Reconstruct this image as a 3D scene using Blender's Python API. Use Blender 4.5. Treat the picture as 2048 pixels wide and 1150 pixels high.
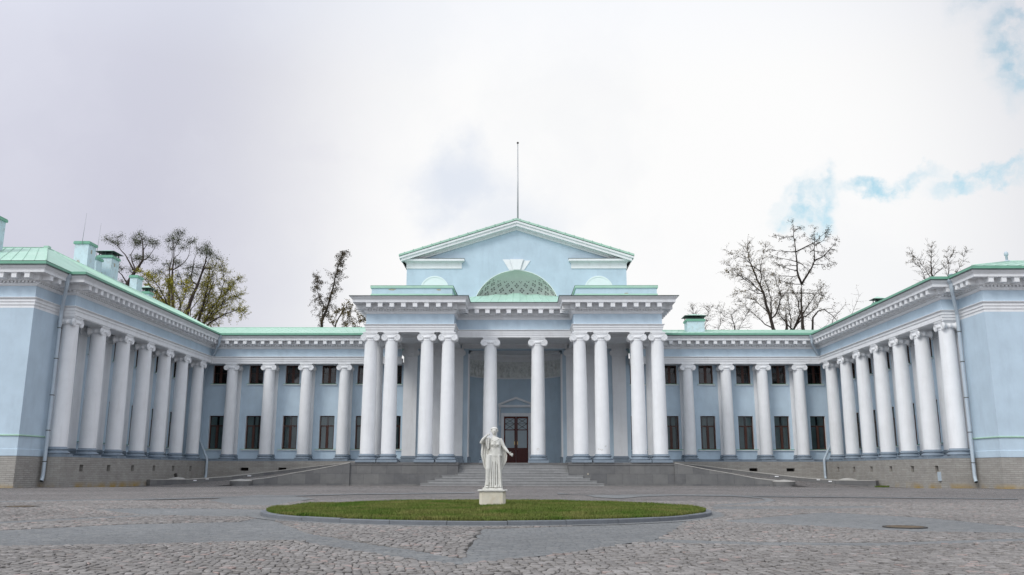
import bpy, bmesh, math, random
from mathutils import Vector, Matrix, noise
random.seed(7)
R = math.radians
for o in list(bpy.data.objects): bpy.data.objects.remove(o)
SC = bpy.context.scene
COL = SC.collection
# ------------------------------------------------------------------ camera
CAM_POS = Vector((0.3858, -61.4051, 0.9069))
_y, _p, _r = R(.5481), R(12.0084), R(-.0716)
_F = Vector((-math.sin(_y), math.cos(_y), 0)); _X = Vector((math.cos(_y), math.sin(_y), 0)); _Z = Vector((0, 0, 1))
_F2 = _F*math.cos(_p)+_Z*math.sin(_p); _U = -_F*math.sin(_p)+_Z*math.cos(_p)
_cx = _X*math.cos(_r)-_U*math.sin(_r); _cu = _X*math.sin(_r)+_U*math.cos(_r)
cd = bpy.data.cameras.new("camera"); cam = bpy.data.objects.new("camera", cd); COL.objects.link(cam)
cd.sensor_width = 36; cd.lens = 36*1720/2048; cd.clip_start = .1; cd.clip_end = 3000
cam.matrix_world = Matrix(((_cx.x, _cu.x, -_F2.x, CAM_POS.x), (_cx.y, _cu.y, -_F2.y, CAM_POS.y), (_cx.z, _cu.z, -_F2.z, CAM_POS.z), (0, 0, 0, 1)))
SC.camera = cam
# ------------------------------------------------------------------ sky, sun, exposure
SUN_EL, SUN_AZ = R(42), R(222)      # azimuth measured from +Y clockwise: light from front left
w = bpy.data.worlds.new("World"); SC.world = w; w.use_nodes = True
nt = w.node_tree; nt.nodes.clear()
def N(t, **k):
    n = nt.nodes.new(t)
    for a, b in k.items(): setattr(n, a, b)
    return n
def lk(a, b): nt.links.new(a, b)
out = N('ShaderNodeOutputWorld'); bg = N('ShaderNodeBackground'); lk(bg.outputs[0], out.inputs[0]); bg.inputs[1].default_value = .1
sky = N('ShaderNodeTexSky', sky_type='NISHITA', sun_disc=False, sun_elevation=SUN_EL, sun_rotation=SUN_AZ, air_density=1.0, dust_density=.6, ozone_density=2.0)
tc = N('ShaderNodeTexCoord'); DIR = tc.outputs['Generated']
nz = N('ShaderNodeTexNoise'); nz.inputs['Scale'].default_value = 7; nz.inputs['Detail'].default_value = 7; nz.inputs['Roughness'].default_value = .6; lk(DIR, nz.inputs['Vector'])
sb = N('ShaderNodeVectorMath', operation='SUBTRACT'); lk(nz.outputs['Color'], sb.inputs[0]); sb.inputs[1].default_value = (.5, .5, .5)
sc_ = N('ShaderNodeVectorMath', operation='SCALE'); lk(sb.outputs[0], sc_.inputs[0]); sc_.inputs['Scale'].default_value = .16
wd = N('ShaderNodeVectorMath', operation='ADD'); lk(DIR, wd.inputs[0]); lk(sc_.outputs[0], wd.inputs[1]); WARP = wd.outputs[0]
def M(op, a, b=None, c=None, clamp=False):
    n = N('ShaderNodeMath', operation=op, use_clamp=clamp)
    for i, v in enumerate((a, b, c)):
        if v is None: continue
        if isinstance(v, (int, float)): n.inputs[i].default_value = v
        else: lk(v, n.inputs[i])
    return n.outputs[0]
def blob(c, r, squash=1.0, vec=None, soft=.35):
    """smooth patch of sky round direction c, r radians wide, flattened vertically by squash"""
    s = N('ShaderNodeVectorMath', operation='SUBTRACT'); lk(vec or WARP, s.inputs[0]); s.inputs[1].default_value = c
    m = N('ShaderNodeVectorMath', operation='MULTIPLY'); lk(s.outputs[0], m.inputs[0]); m.inputs[1].default_value = (1/r, 1/r, squash/r)
    l = N('ShaderNodeVectorMath', operation='LENGTH'); lk(m.outputs[0], l.inputs[0])
    mr = N('ShaderNodeMapRange', interpolation_type='SMOOTHSTEP'); lk(l.outputs['Value'], mr.inputs[0])
    mr.inputs[1].default_value = 1+soft; mr.inputs[2].default_value = 1-soft; mr.inputs[3].default_value = 0; mr.inputs[4].default_value = 1
    return mr.outputs[0]
def mix(f, a, b):
    n = N('ShaderNodeMix', data_type='RGBA')
    for i, v in ((0, f), (6, a), (7, b)):
        if isinstance(v, (int, float)): n.inputs[i].default_value = v
        elif isinstance(v, tuple): n.inputs[i].default_value = v+(1,)
        else: lk(v, n.inputs[i])
    return n.outputs[2]
SKYMUL = (.72, 1.75, 1.5)
gl = N('ShaderNodeVectorMath', operation='DOT_PRODUCT'); lk(DIR, gl.inputs[0]); gl.inputs[1].default_value = (.121, .958, .26)
gm = N('ShaderNodeMapRange', interpolation_type='SMOOTHSTEP'); lk(gl.outputs['Value'], gm.inputs[0]); gm.inputs[1].default_value = .84; gm.inputs[2].default_value = .975; glow = gm.outputs[0]
lav = M('MAXIMUM', blob((-.56, .78, .28), .31, .8, soft=.6), M('MULTIPLY', blob((-.30, .885, .35), .10, 2.4, soft=.7), .5))
grey = M('MAXIMUM', blob((-.080, .941, .322), .050, 1.2, soft=.7), M('MULTIPLY', blob((-.02, .951, .285), .06, 1.6, soft=.8), .6))
nzg = N('ShaderNodeTexNoise'); nzg.inputs['Scale'].default_value = 24; nzg.inputs['Detail'].default_value = 7; lk(WARP, nzg.inputs['Vector'])
ngm = N('ShaderNodeMapRange'); lk(nzg.outputs[0], ngm.inputs[0]); ngm.inputs[1].default_value = .36; ngm.inputs[2].default_value = .60
gaps = M('MULTIPLY', M('MAXIMUM', M('MAXIMUM', blob((.322, .901, .290), .030, 1.25, soft=.45), blob((.395, .867, .300), .040, 5, soft=.7)),
        M('MAXIMUM', blob((.49, .83, .287), .055, 6, soft=.5), M('MAXIMUM', blob((.50, .775, .395), .026, .6, soft=.8), blob((.47, .76, .455), .038, 1.4, soft=.7)))), M('MULTIPLY', ngm.outputs[0], .62))

sepd = N('ShaderNodeSeparateXYZ'); lk(DIR, sepd.inputs[0])
up = N('ShaderNodeMapRange'); lk(sepd.outputs[2], up.inputs[0]); up.inputs[1].default_value = .42; up.inputs[2].default_value = .8
n2 = N('ShaderNodeTexNoise'); n2.inputs['Scale'].default_value = 3.2; n2.inputs['Detail'].default_value = 9; n2.inputs['Roughness'].default_value = .55; lk(WARP, n2.inputs['Vector'])
n2m = N('ShaderNodeMapRange', interpolation_type='SMOOTHSTEP'); lk(n2.outputs[0], n2m.inputs[0]); n2m.inputs[1].default_value = .47; n2m.inputs[2].default_value = .66
cl = mix(glow, (5.7, 5.85, 6.6), (9.8, 9.8, 9.8))
cl = mix(M('MULTIPLY', n2m.outputs[0], M('MULTIPLY_ADD', glow, -.25, .55)), cl, (8.3, 8.5, 8.9))
cl = mix(M('MULTIPLY', lav, .75), cl, (6.2, 6.2, 7.3))
cl = mix(M('MULTIPLY', grey, .75), cl, (7.0, 7.6, 8.7))
cl = mix(up.outputs[0], cl, (8.6, 9.2, 10.6))
g2 = N('ShaderNodeVectorMath', operation='DOT_PRODUCT'); lk(DIR, g2.inputs[0]); g2.inputs[1].default_value = (-.5, -.55, .67)
g3 = N('ShaderNodeMapRange', interpolation_type='SMOOTHSTEP'); lk(g2.outputs['Value'], g3.inputs[0]); g3.inputs[1].default_value = -.15; g3.inputs[2].default_value = .95
cl = mix(g3.outputs[0], cl, (12.4, 13.2, 14.4))      # bright cloud round the veiled sun, behind the camera
skyc = N('ShaderNodeVectorMath', operation='MULTIPLY'); lk(sky.outputs[0], skyc.inputs[0]); skyc.inputs[1].default_value = SKYMUL
fin = mix(gaps, cl, skyc.outputs[0])
lk(fin, bg.inputs[0])
sd = bpy.data.lights.new("sun", 'SUN'); sd.energy = 1.5; sd.angle = R(20); sd.color = (1, .96, .9)
so = bpy.data.objects.new("sun", sd); COL.objects.link(so); so.location = (-30, -60, 60)
_sd = Vector((math.sin(SUN_AZ)*math.cos(SUN_EL), math.cos(SUN_AZ)*math.cos(SUN_EL), math.sin(SUN_EL)))
so.rotation_euler = _sd.to_track_quat('Z', 'Y').to_euler()
vs = SC.view_settings; vs.view_transform = 'Standard'; vs.look = 'None'; vs.exposure = 0; vs.gamma = 1; vs.use_curve_mapping = False
SC.render.engine = 'CYCLES'
SC.cycles.max_bounces = 6; SC.cycles.transparent_max_bounces = 8
try: SC.cycles.use_denoising = True
except Exception: pass
# ------------------------------------------------------------------ materials
def mat(name, base, rough=.7, metal=0., var=.06, scale=3., var2=None, bump=0., bscale=20., spec=.3, custom=None, stain=None):
    m = bpy.data.materials.new(name); m.use_nodes = True
    t = m.node_tree; b = t.nodes['Principled BSDF']
    b.inputs['Roughness'].default_value = rough; b.inputs['Metallic'].default_value = metal
    b.inputs['Specular IOR Level'].default_value = spec
    class co: outputs = {'Object': t.nodes.new('ShaderNodeNewGeometry').outputs['Position']}   # world position: no two copies weather alike
    n = t.nodes.new('ShaderNodeTexNoise'); n.inputs['Scale'].default_value = scale; n.inputs['Detail'].default_value = 6; n.inputs['Roughness'].default_value = .62
    t.links.new(co.outputs['Object'], n.inputs['Vector'])
    r = t.nodes.new('ShaderNodeValToRGB'); t.links.new(n.outputs[0], r.inputs[0])
    lo = tuple(max(0, c*(1-var)) for c in base); hi = tuple(min(1, c*(1+var)) for c in base)
    if var2: lo, hi = base, var2
    r.color_ramp.elements[0].position = .3; r.color_ramp.elements[1].position = .7
    r.color_ramp.elements[0].color = lo+(1,); r.color_ramp.elements[1].color = hi+(1,)
    colout = r.outputs[0]
    if stain:      # (colour, amount, scale vector): streaks and blotches of dirt
        mp = t.nodes.new('ShaderNodeMapping'); t.links.new(co.outputs['Object'], mp.inputs[0]); mp.inputs['Scale'].default_value = stain[2]
        n3 = t.nodes.new('ShaderNodeTexNoise'); n3.inputs['Scale'].default_value = 1; n3.inputs['Detail'].default_value = 8; n3.inputs['Roughness'].default_value = .7; t.links.new(mp.outputs[0], n3.inputs['Vector'])
        mr = t.nodes.new('ShaderNodeMapRange'); t.links.new(n3.outputs[0], mr.inputs[0]); mr.inputs[1].default_value = .5; mr.inputs[2].default_value = .75; mr.inputs[4].default_value = stain[1]
        mx = t.nodes.new('ShaderNodeMix'); mx.data_type = 'RGBA'; t.links.new(mr.outputs[0], mx.inputs[0]); t.links.new(colout, mx.inputs[6]); mx.inputs[7].default_value = stain[0]+(1,)
        colout = mx.outputs[2]
    if custom: colout = custom(t, co, colout, b) or colout
    t.links.new(colout, b.inputs['Base Color'])
    if bump:
        n4 = t.nodes.new('ShaderNodeTexNoise'); n4.inputs['Scale'].default_value = bscale; n4.inputs['Detail'].default_value = 5; t.links.new(co.outputs['Object'], n4.inputs['Vector'])
        bp = t.nodes.new('ShaderNodeBump'); bp.inputs['Strength'].default_value = bump; bp.inputs['Distance'].default_value = .02
        t.links.new(n4.outputs[0], bp.inputs['Height'])
        if not b.inputs['Normal'].is_linked: t.links.new(bp.outputs[0], b.inputs['Normal'])
    return m
def masonry(bw, bh, mortar, c1, c2, cm, strength=.6, amt=.75, mossy=False):
    """block or brick courses on upright walls: u runs along the wall (x+y), v is height"""
    def f(t, co, colin, b):
        s = t.nodes.new('ShaderNodeSeparateXYZ'); t.links.new(co.outputs['Object'], s.inputs[0])
        a = t.nodes.new('ShaderNodeMath'); a.operation = 'ADD'; t.links.new(s.outputs[0], a.inputs[0]); t.links.new(s.outputs[1], a.inputs[1])
        c = t.nodes.new('ShaderNodeCombineXYZ'); t.links.new(a.outputs[0], c.inputs[0]); t.links.new(s.outputs[2], c.inputs[1])
        nn = t.nodes.new('ShaderNodeTexNoise'); nn.inputs['Scale'].default_value = 6; t.links.new(c.outputs[0], nn.inputs['Vector'])
        ad = t.nodes.new('ShaderNodeMixRGB'); ad.blend_type = 'ADD'; ad.inputs[0].default_value = .012; t.links.new(c.outputs[0], ad.inputs[1]); t.links.new(nn.outputs['Color'], ad.inputs[2])
        br = t.nodes.new('ShaderNodeTexBrick'); br.inputs['Scale'].default_value = 1; br.inputs['Brick Width'].default_value = bw; br.inputs['Row Height'].default_value = bh
        br.inputs['Mortar Size'].default_value = mortar; br.inputs['Mortar Smooth'].default_value = .3; br.inputs['Bias'].default_value = 0
        br.inputs['Color1'].default_value = c1+(1,); br.inputs['Color2'].default_value = c2+(1,); br.inputs['Mortar'].default_value = cm+(1,)
        t.links.new(ad.outputs[0], br.inputs['Vector'])
        mx = t.nodes.new('ShaderNodeMix'); mx.data_type = 'RGBA'; mx.blend_type = 'MIX'; mx.inputs[0].default_value = amt
        t.links.new(colin, mx.inputs[6]); t.links.new(br.outputs[0], mx.inputs[7])
        bp = t.nodes.new('ShaderNodeBump'); bp.inputs['Strength'].default_value = strength; bp.inputs['Distance'].default_value = .015; bp.invert = True
        t.links.new(br.outputs['Fac'], bp.inputs['Height']); t.links.new(bp.outputs[0], b.inputs['Normal'])
        if not mossy: return mx.outputs[2]
        zr = t.nodes.new('ShaderNodeMapRange'); t.links.new(s.outputs[2], zr.inputs[0]); zr.inputs[1].default_value = .30; zr.inputs[2].default_value = -.05
        n8 = t.nodes.new('ShaderNodeTexNoise'); n8.inputs['Scale'].default_value = .55; n8.inputs['Detail'].default_value = 6; t.links.new(co.outputs['Object'], n8.inputs['Vector'])
        m8 = t.nodes.new('ShaderNodeMapRange'); t.links.new(n8.outputs[0], m8.inputs[0]); m8.inputs[1].default_value = .46; m8.inputs[2].default_value = .62
        ml = t.nodes.new('ShaderNodeMath'); ml.operation = 'MULTIPLY'; t.links.new(zr.outputs[0], ml.inputs[0]); t.links.new(m8.outputs[0], ml.inputs[1])
        m9 = t.nodes.new('ShaderNodeMix'); m9.data_type = 'RGBA'; t.links.new(ml.outputs[0], m9.inputs[0]); t.links.new(mx.outputs[2], m9.inputs[6]); m9.inputs[7].default_value = (.36, .24, .07, 1)
        return m9.outputs[2]
    return f
def cobbles(scale, jitter, gap, cA, cB, cC, cgap, strength, dist):
    def f(t, co, colin, b):
        L = t.links.new
        nn = t.nodes.new('ShaderNodeTexNoise'); nn.inputs['Scale'].default_value = 1.3; nn.inputs['Detail'].default_value = 3; L(co.outputs['Object'], nn.inputs['Vector'])
        ad = t.nodes.new('ShaderNodeMixRGB'); ad.blend_type = 'ADD'; ad.inputs[0].default_value = .25; L(co.outputs['Object'], ad.inputs[1]); L(nn.outputs['Color'], ad.inputs[2])
        mp = t.nodes.new('ShaderNodeMapping'); mp.inputs['Scale'].default_value = (scale, scale*1.25, 0); L(ad.outputs[0], mp.inputs[0])
        v = t.nodes.new('ShaderNodeTexVoronoi'); v.feature = 'DISTANCE_TO_EDGE'; v.voronoi_dimensions = '2D'; v.inputs['Scale'].default_value = 1; v.inputs['Randomness'].default_value = jitter; L(mp.outputs[0], v.inputs['Vector'])
        v2 = t.nodes.new('ShaderNodeTexVoronoi'); v2.feature = 'F1'; v2.voronoi_dimensions = '2D'; v2.inputs['Scale'].default_value = 1; v2.inputs['Randomness'].default_value = jitter; L(mp.outputs[0], v2.inputs['Vector'])
        sp = t.nodes.new('ShaderNodeSeparateColor'); L(v2.outputs['Color'], sp.inputs[0])
        rp = t.nodes.new('ShaderNodeValToRGB'); L(sp.outputs[0], rp.inputs[0]); e = rp.color_ramp.elements
        e[0].color = cA+(1,); e[1].color = cB+(1,); x = e.new(.93); x.color = cB+(1,); x = e.new(.965); x.color = cC+(1,); e[1].position = .8
        # gap width varies from place to place
        n5 = t.nodes.new('ShaderNodeTexNoise'); n5.inputs['Scale'].default_value = 5.5; n5.inputs['Detail'].default_value = 5; L(co.outputs['Object'], n5.inputs['Vector'])
        g = t.nodes.new('ShaderNodeMapRange'); L(n5.outputs[0], g.inputs[0]); g.inputs[1].default_value = .42; g.inputs[2].default_value = .68; g.inputs[3].default_value = gap*.12; g.inputs[4].default_value = gap*2.6
        dv = t.nodes.new('ShaderNodeMath'); dv.operation = 'DIVIDE'; dv.use_clamp = True; L(v.outputs[0], dv.inputs[0]); L(g.outputs[0], dv.inputs[1])
        n6 = t.nodes.new('ShaderNodeTexNoise'); n6.inputs['Scale'].default_value = 60; n6.inputs['Detail'].default_value = 4; L(co.outputs['Object'], n6.inputs['Vector'])
        ml = t.nodes.new('ShaderNodeMix'); ml.data_type = 'RGBA'; ml.blend_type = 'MULTIPLY'; ml.inputs[0].default_value = .55; L(rp.outputs[0], ml.inputs[6]); L(n6.outputs[0], ml.inputs[7])
        sc2 = t.nodes.new('ShaderNodeMix'); sc2.data_type = 'RGBA'; sc2.blend_type = 'MULTIPLY'; sc2.inputs[0].default_value = 1; L(ml.outputs[2], sc2.inputs[6]); 
        n7 = t.nodes.new('ShaderNodeTexNoise'); n7.inputs['Scale'].default_value = .25; n7.inputs['Detail'].default_value = 5; L(co.outputs['Object'], n7.inputs['Vector'])
        g7 = t.nodes.new('ShaderNodeMapRange'); L(n7.outputs[0], g7.inputs[0]); g7.inputs[1].default_value = .3; g7.inputs[2].default_value = .7; g7.inputs[3].default_value = 1.1; g7.inputs[4].default_value = 1.5
        L(g7.outputs[0], sc2.inputs[7])
        fin = t.nodes.new('ShaderNodeMix'); fin.data_type = 'RGBA'; L(dv.outputs[0], fin.inputs[0]); fin.inputs[6].default_value = cgap+(1,); L(sc2.outputs[2], fin.inputs[7])
        h = t.nodes.new('ShaderNodeMapRange'); h.interpolation_type = 'SMOOTHSTEP'; L(v.outputs[0], h.inputs[0]); h.inputs[1].default_value = 0; h.inputs[2].default_value = .3
        hh = t.nodes.new('ShaderNodeMath'); hh.operation = 'MULTIPLY_ADD'; L(sp.outputs[1], hh.inputs[0]); hh.inputs[1].default_value = .35; L(h.outputs[0], hh.inputs[2])
        bp = t.nodes.new('ShaderNodeBump'); bp.inputs['Strength'].default_value = strength; bp.inputs['Distance'].default_value = dist; L(hh.outputs[0], bp.inputs['Height']); L(bp.outputs[0], b.inputs['Normal'])
        return fin.outputs[2]
    return f
MT = {}
MT['white'] = mat('white_stucco', (.80, .81, .825), .75, var=.04, scale=1.2, bump=.12, bscale=40, stain=((.55, .54, .52), .34, (2.6, 2.6, .35)))
MT['blue'] = mat('blue_stucco', (.49, .60, .69), .8, var=.07, scale=.8, bump=.15, bscale=30, stain=((.37, .45, .53), .45, (1.5, 1.5, .35)))
MT['bluegrey'] = mat('grey_blue_base_paint', (.21, .255, .305), .6, var=.08, scale=4, stain=((.45, .47, .48), .25, (5, 5, 5)))
MT['roof'] = mat('green_roof_paint', (.37, .57, .46), .5, var=.09, scale=.9, spec=.5, stain=((.54, .66, .58), .6, (.8, .8, 2.5)))
MT['roofedge'] = mat('green_flashing', (.18, .40, .29), .45, var=.08, scale=2)
MT['gutter'] = mat('dark_gutter', (.05, .075, .07), .5, var=.2)
MT['stone'] = mat('limestone_plinth', (.30, .285, .265), .9, var=.22, scale=1.4, bump=.5, bscale=14, custom=masonry(.42, .105, .012, (.36, .335, .30), (.48, .46, .42), (.24, .225, .21), .9, .42, mossy=True), stain=((.15, .14, .13), .5, (.7, .7, 2.2)))
MT['granite'] = mat('grey_granite_slabs', (.14, .14, .14), .7, var=.3, scale=2.2, bump=.2, bscale=50, custom=masonry(1.05, .68, .008, (.115, .115, .12), (.20, .197, .19), (.05, .05, .055), .4, .6), stain=((.27, .255, .23), .5, (1.1, 1.1, 2.2)))
MT['granitetop'] = mat('pale_granite_coping', (.40, .385, .36), .7, var=.15, scale=5, bump=.2, bscale=60)
MT['step'] = mat('granite_steps', (.26, .26, .26), .75, var=.2, scale=3, bump=.3, bscale=40, custom=masonry(1.7, .171, .006, (.22, .22, .22), (.32, .32, .32), (.08, .08, .08), .3, .5), stain=((.34, .33, .31), .5, (.7, 3, 4)))
MT['cobble'] = mat('cobblestones', (.3, .3, .3), .82, custom=cobbles(12, 1.0, .11, (.245, .228, .218), (.30, .28, .268), (.35, .275, .25), (.022, .021, .020), 1.0, .03))
MT['setts'] = mat('smooth_grey_setts', (.17, .19, .205), .7, custom=cobbles(11, .7, .07, (.155, .158, .16), (.20, .203, .203), (.225, .22, .21), (.06, .063, .066), .5, .015))
MT['kerb'] = mat('kerb_stone', (.145, .155, .17), .7, var=.12, scale=6, bump=.2, bscale=40)
MT['soil'] = mat('soil', (.07, .06, .03), .95, var=.3, scale=6)
MT['grass'] = mat('grass_blades', (.052, .125, .012), .8, scale=1.0, var2=(.20, .19, .065), spec=.1)
MT['marble'] = mat('weathered_marble', (.62, .61, .57), .6, var=.08, scale=9, stain=((.42, .40, .34), .5, (9, 9, 3)))
MT['pedestal'] = mat('ochre_limestone', (.62, .58, .48), .8, var=.08, scale=8, bump=.3, bscale=50, stain=((.46, .34, .18), .55, (7, 7, 6)))
MT['frame'] = mat('brown_window_wood', (.065, .026, .018), .45, var=.2, scale=8)
MT['door'] = mat('dark_red_door_wood', (.085, .016, .012), .4, var=.25, scale=8)
MT['brass'] = mat('brass', (.6, .45, .2), .3, metal=1)
MT['zinc'] = mat('grey_zinc_paint', (.43, .50, .56), .45, var=.05, scale=6, spec=.5)
MT['iron'] = mat('dark_iron', (.05, .045, .04), .6, var=.3)
MT['steel'] = mat('grey_steel', (.38, .39, .40), .4, metal=.3)
MT['curtain'] = mat('pale_curtain', (.26, .32, .32), .9, var=.3, scale=.35, spec=0)
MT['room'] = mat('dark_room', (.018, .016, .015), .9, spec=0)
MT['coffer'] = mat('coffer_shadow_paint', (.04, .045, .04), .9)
MT['dome'] = mat('green_grey_vault_stucco', (.78, .86, .80), .8, var=.04, scale=2)
MT['panelgreen'] = mat('pale_green_stucco', (.72, .80, .80), .8, var=.03)
MT['relief'] = mat('grey_relief_plaster', (.70, .72, .70), .8, var=.15, scale=5)
MT['peel'] = mat('bare_weathered_plaster', (.42, .38, .31), .95, var=.2, scale=12)
MT['chim'] = mat('pale_blue_chimney_plaster', (.58, .70, .76), .85, var=.05, scale=3, stain=((.36, .34, .28), .6, (2.6, 2.6, 2.6)))
MT['string'] = mat('pale_green_band', (.36, .54, .42), .6)
MT['rust'] = mat('rusty_brown_iron', (.13, .09, .05), .7, var=.3, scale=9)
MT['bark'] = mat('bark', (.045, .036, .03), .95, var=.35, scale=6)
MT['barkpine'] = mat('pine_bark', (.055, .04, .035), .95, var=.3, scale=6)
MT['needle'] = mat('pine_needles', (.055, .068, .038), .9, scale=1.1, var2=(.13, .145, .07), spec=.1)
MT['larchleaf'] = mat('brown_larch_twigs', (.05, .038, .026), .9, scale=1.1, var2=(.10, .075, .035), spec=.1)
MT['spring'] = mat('yellow_green_spring_leaves', (.20, .20, .03), .8, scale=.9, var2=(.40, .34, .05), spec=.1)
MT['bud'] = mat('brown_buds', (.10, .07, .03), .9, scale=1., var2=(.19, .14, .05), spec=.1)
MT['oldleaf'] = mat('olive_brown_foliage', (.05, .042, .015), .9, scale=1., var2=(.17, .12, .035), spec=.1)
def stone_mat():
    m = mat('hewn_cobbles', (.3, .29, .28), .85, bump=.35, bscale=70, spec=.25); t = m.node_tree; b = t.nodes['Principled BSDF']; L = t.links.new
    g = t.nodes.new('ShaderNodeNewGeometry'); rp = t.nodes.new('ShaderNodeValToRGB'); L(g.outputs['Random Per Island'], rp.inputs[0]); e = rp.color_ramp.elements
    e[0].color = (.175, .162, .154, 1); e[1].color = (.255, .237, .224, 1); e[1].position = .9; x = e.new(.95); x.color = (.29, .27, .26, 1); x = e.new(.98); x.color = (.30, .235, .215, 1)
    n = t.nodes.new('ShaderNodeTexNoise'); n.inputs['Scale'].default_value = 38; n.inputs['Detail'].default_value = 6; L(g.outputs['Position'], n.inputs['Vector'])
    mr = t.nodes.new('ShaderNodeMapRange'); L(n.outputs[0], mr.inputs[0]); mr.inputs[1].default_value = .25; mr.inputs[2].default_value = .75; mr.inputs[3].default_value = .78; mr.inputs[4].default_value = 1.22
    n2 = t.nodes.new('ShaderNodeTexNoise'); n2.inputs['Scale'].default_value = .35; n2.inputs['Detail'].default_value = 5; L(g.outputs['Position'], n2.inputs['Vector'])
    m2 = t.nodes.new('ShaderNodeMapRange'); L(n2.outputs[0], m2.inputs[0]); m2.inputs[1].default_value = .3; m2.inputs[2].default_value = .7; m2.inputs[3].default_value = .84; m2.inputs[4].default_value = 1.12
    a = t.nodes.new('ShaderNodeMath'); a.operation = 'MULTIPLY'; L(mr.outputs[0], a.inputs[0]); L(m2.outputs[0], a.inputs[1])
    mx = t.nodes.new('ShaderNodeMix'); mx.data_type = 'RGBA'; mx.blend_type = 'MULTIPLY'; mx.inputs[0].default_value = 1; L(rp.outputs[0], mx.inputs[6]); L(a.outputs[0], mx.inputs[7]); L(mx.outputs[2], b.inputs['Base Color'])
    return m
MT['hewn'] = stone_mat()
MT['joint'] = mat('dirty_joint_sand', (.045, .042, .037), .95, var=.4, scale=9)
def pane_mat():
    m = bpy.data.materials.new('window_glass'); m.use_nodes = True; t = m.node_tree; t.nodes.clear()
    o = t.nodes.new('ShaderNodeOutputMaterial'); mx = t.nodes.new('ShaderNodeMixShader'); g = t.nodes.new('ShaderNodeBsdfGlossy'); tr = t.nodes.new('ShaderNodeBsdfTransparent'); fr = t.nodes.new('ShaderNodeFresnel')
    fr.inputs[0].default_value = 1.36; g.inputs['Roughness'].default_value = .03; tr.inputs[0].default_value = (.5, .57, .58, 1)
    nn = t.nodes.new('ShaderNodeTexNoise'); nn.inputs['Scale'].default_value = 1.7; bp = t.nodes.new('ShaderNodeBump'); bp.inputs['Strength'].default_value = .06; bp.inputs['Distance'].default_value = .05
    co = t.nodes.new('ShaderNodeTexCoord'); t.links.new(co.outputs['Object'], nn.inputs['Vector'])
    t.links.new(nn.outputs[0], bp.inputs['Height']); t.links.new(bp.outputs[0], g.inputs['Normal'])
    ad = t.nodes.new('ShaderNodeMath'); ad.operation = 'ADD'; t.links.new(fr.outputs[0], ad.inputs[0]); oi = t.nodes.new('ShaderNodeObjectInfo'); rm = t.nodes.new('ShaderNodeMath'); rm.operation = 'MULTIPLY'; t.links.new(oi.outputs['Random'], rm.inputs[0]); rm.inputs[1].default_value = .055; t.links.new(rm.outputs[0], ad.inputs[1])
    t.links.new(ad.outputs[0], mx.inputs[0]); t.links.new(tr.outputs[0], mx.inputs[1]); t.links.new(g.outputs[0], mx.inputs[2]); t.links.new(mx.outputs[0], o.inputs[0])
    return m
MT['glass'] = pane_mat()
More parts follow.
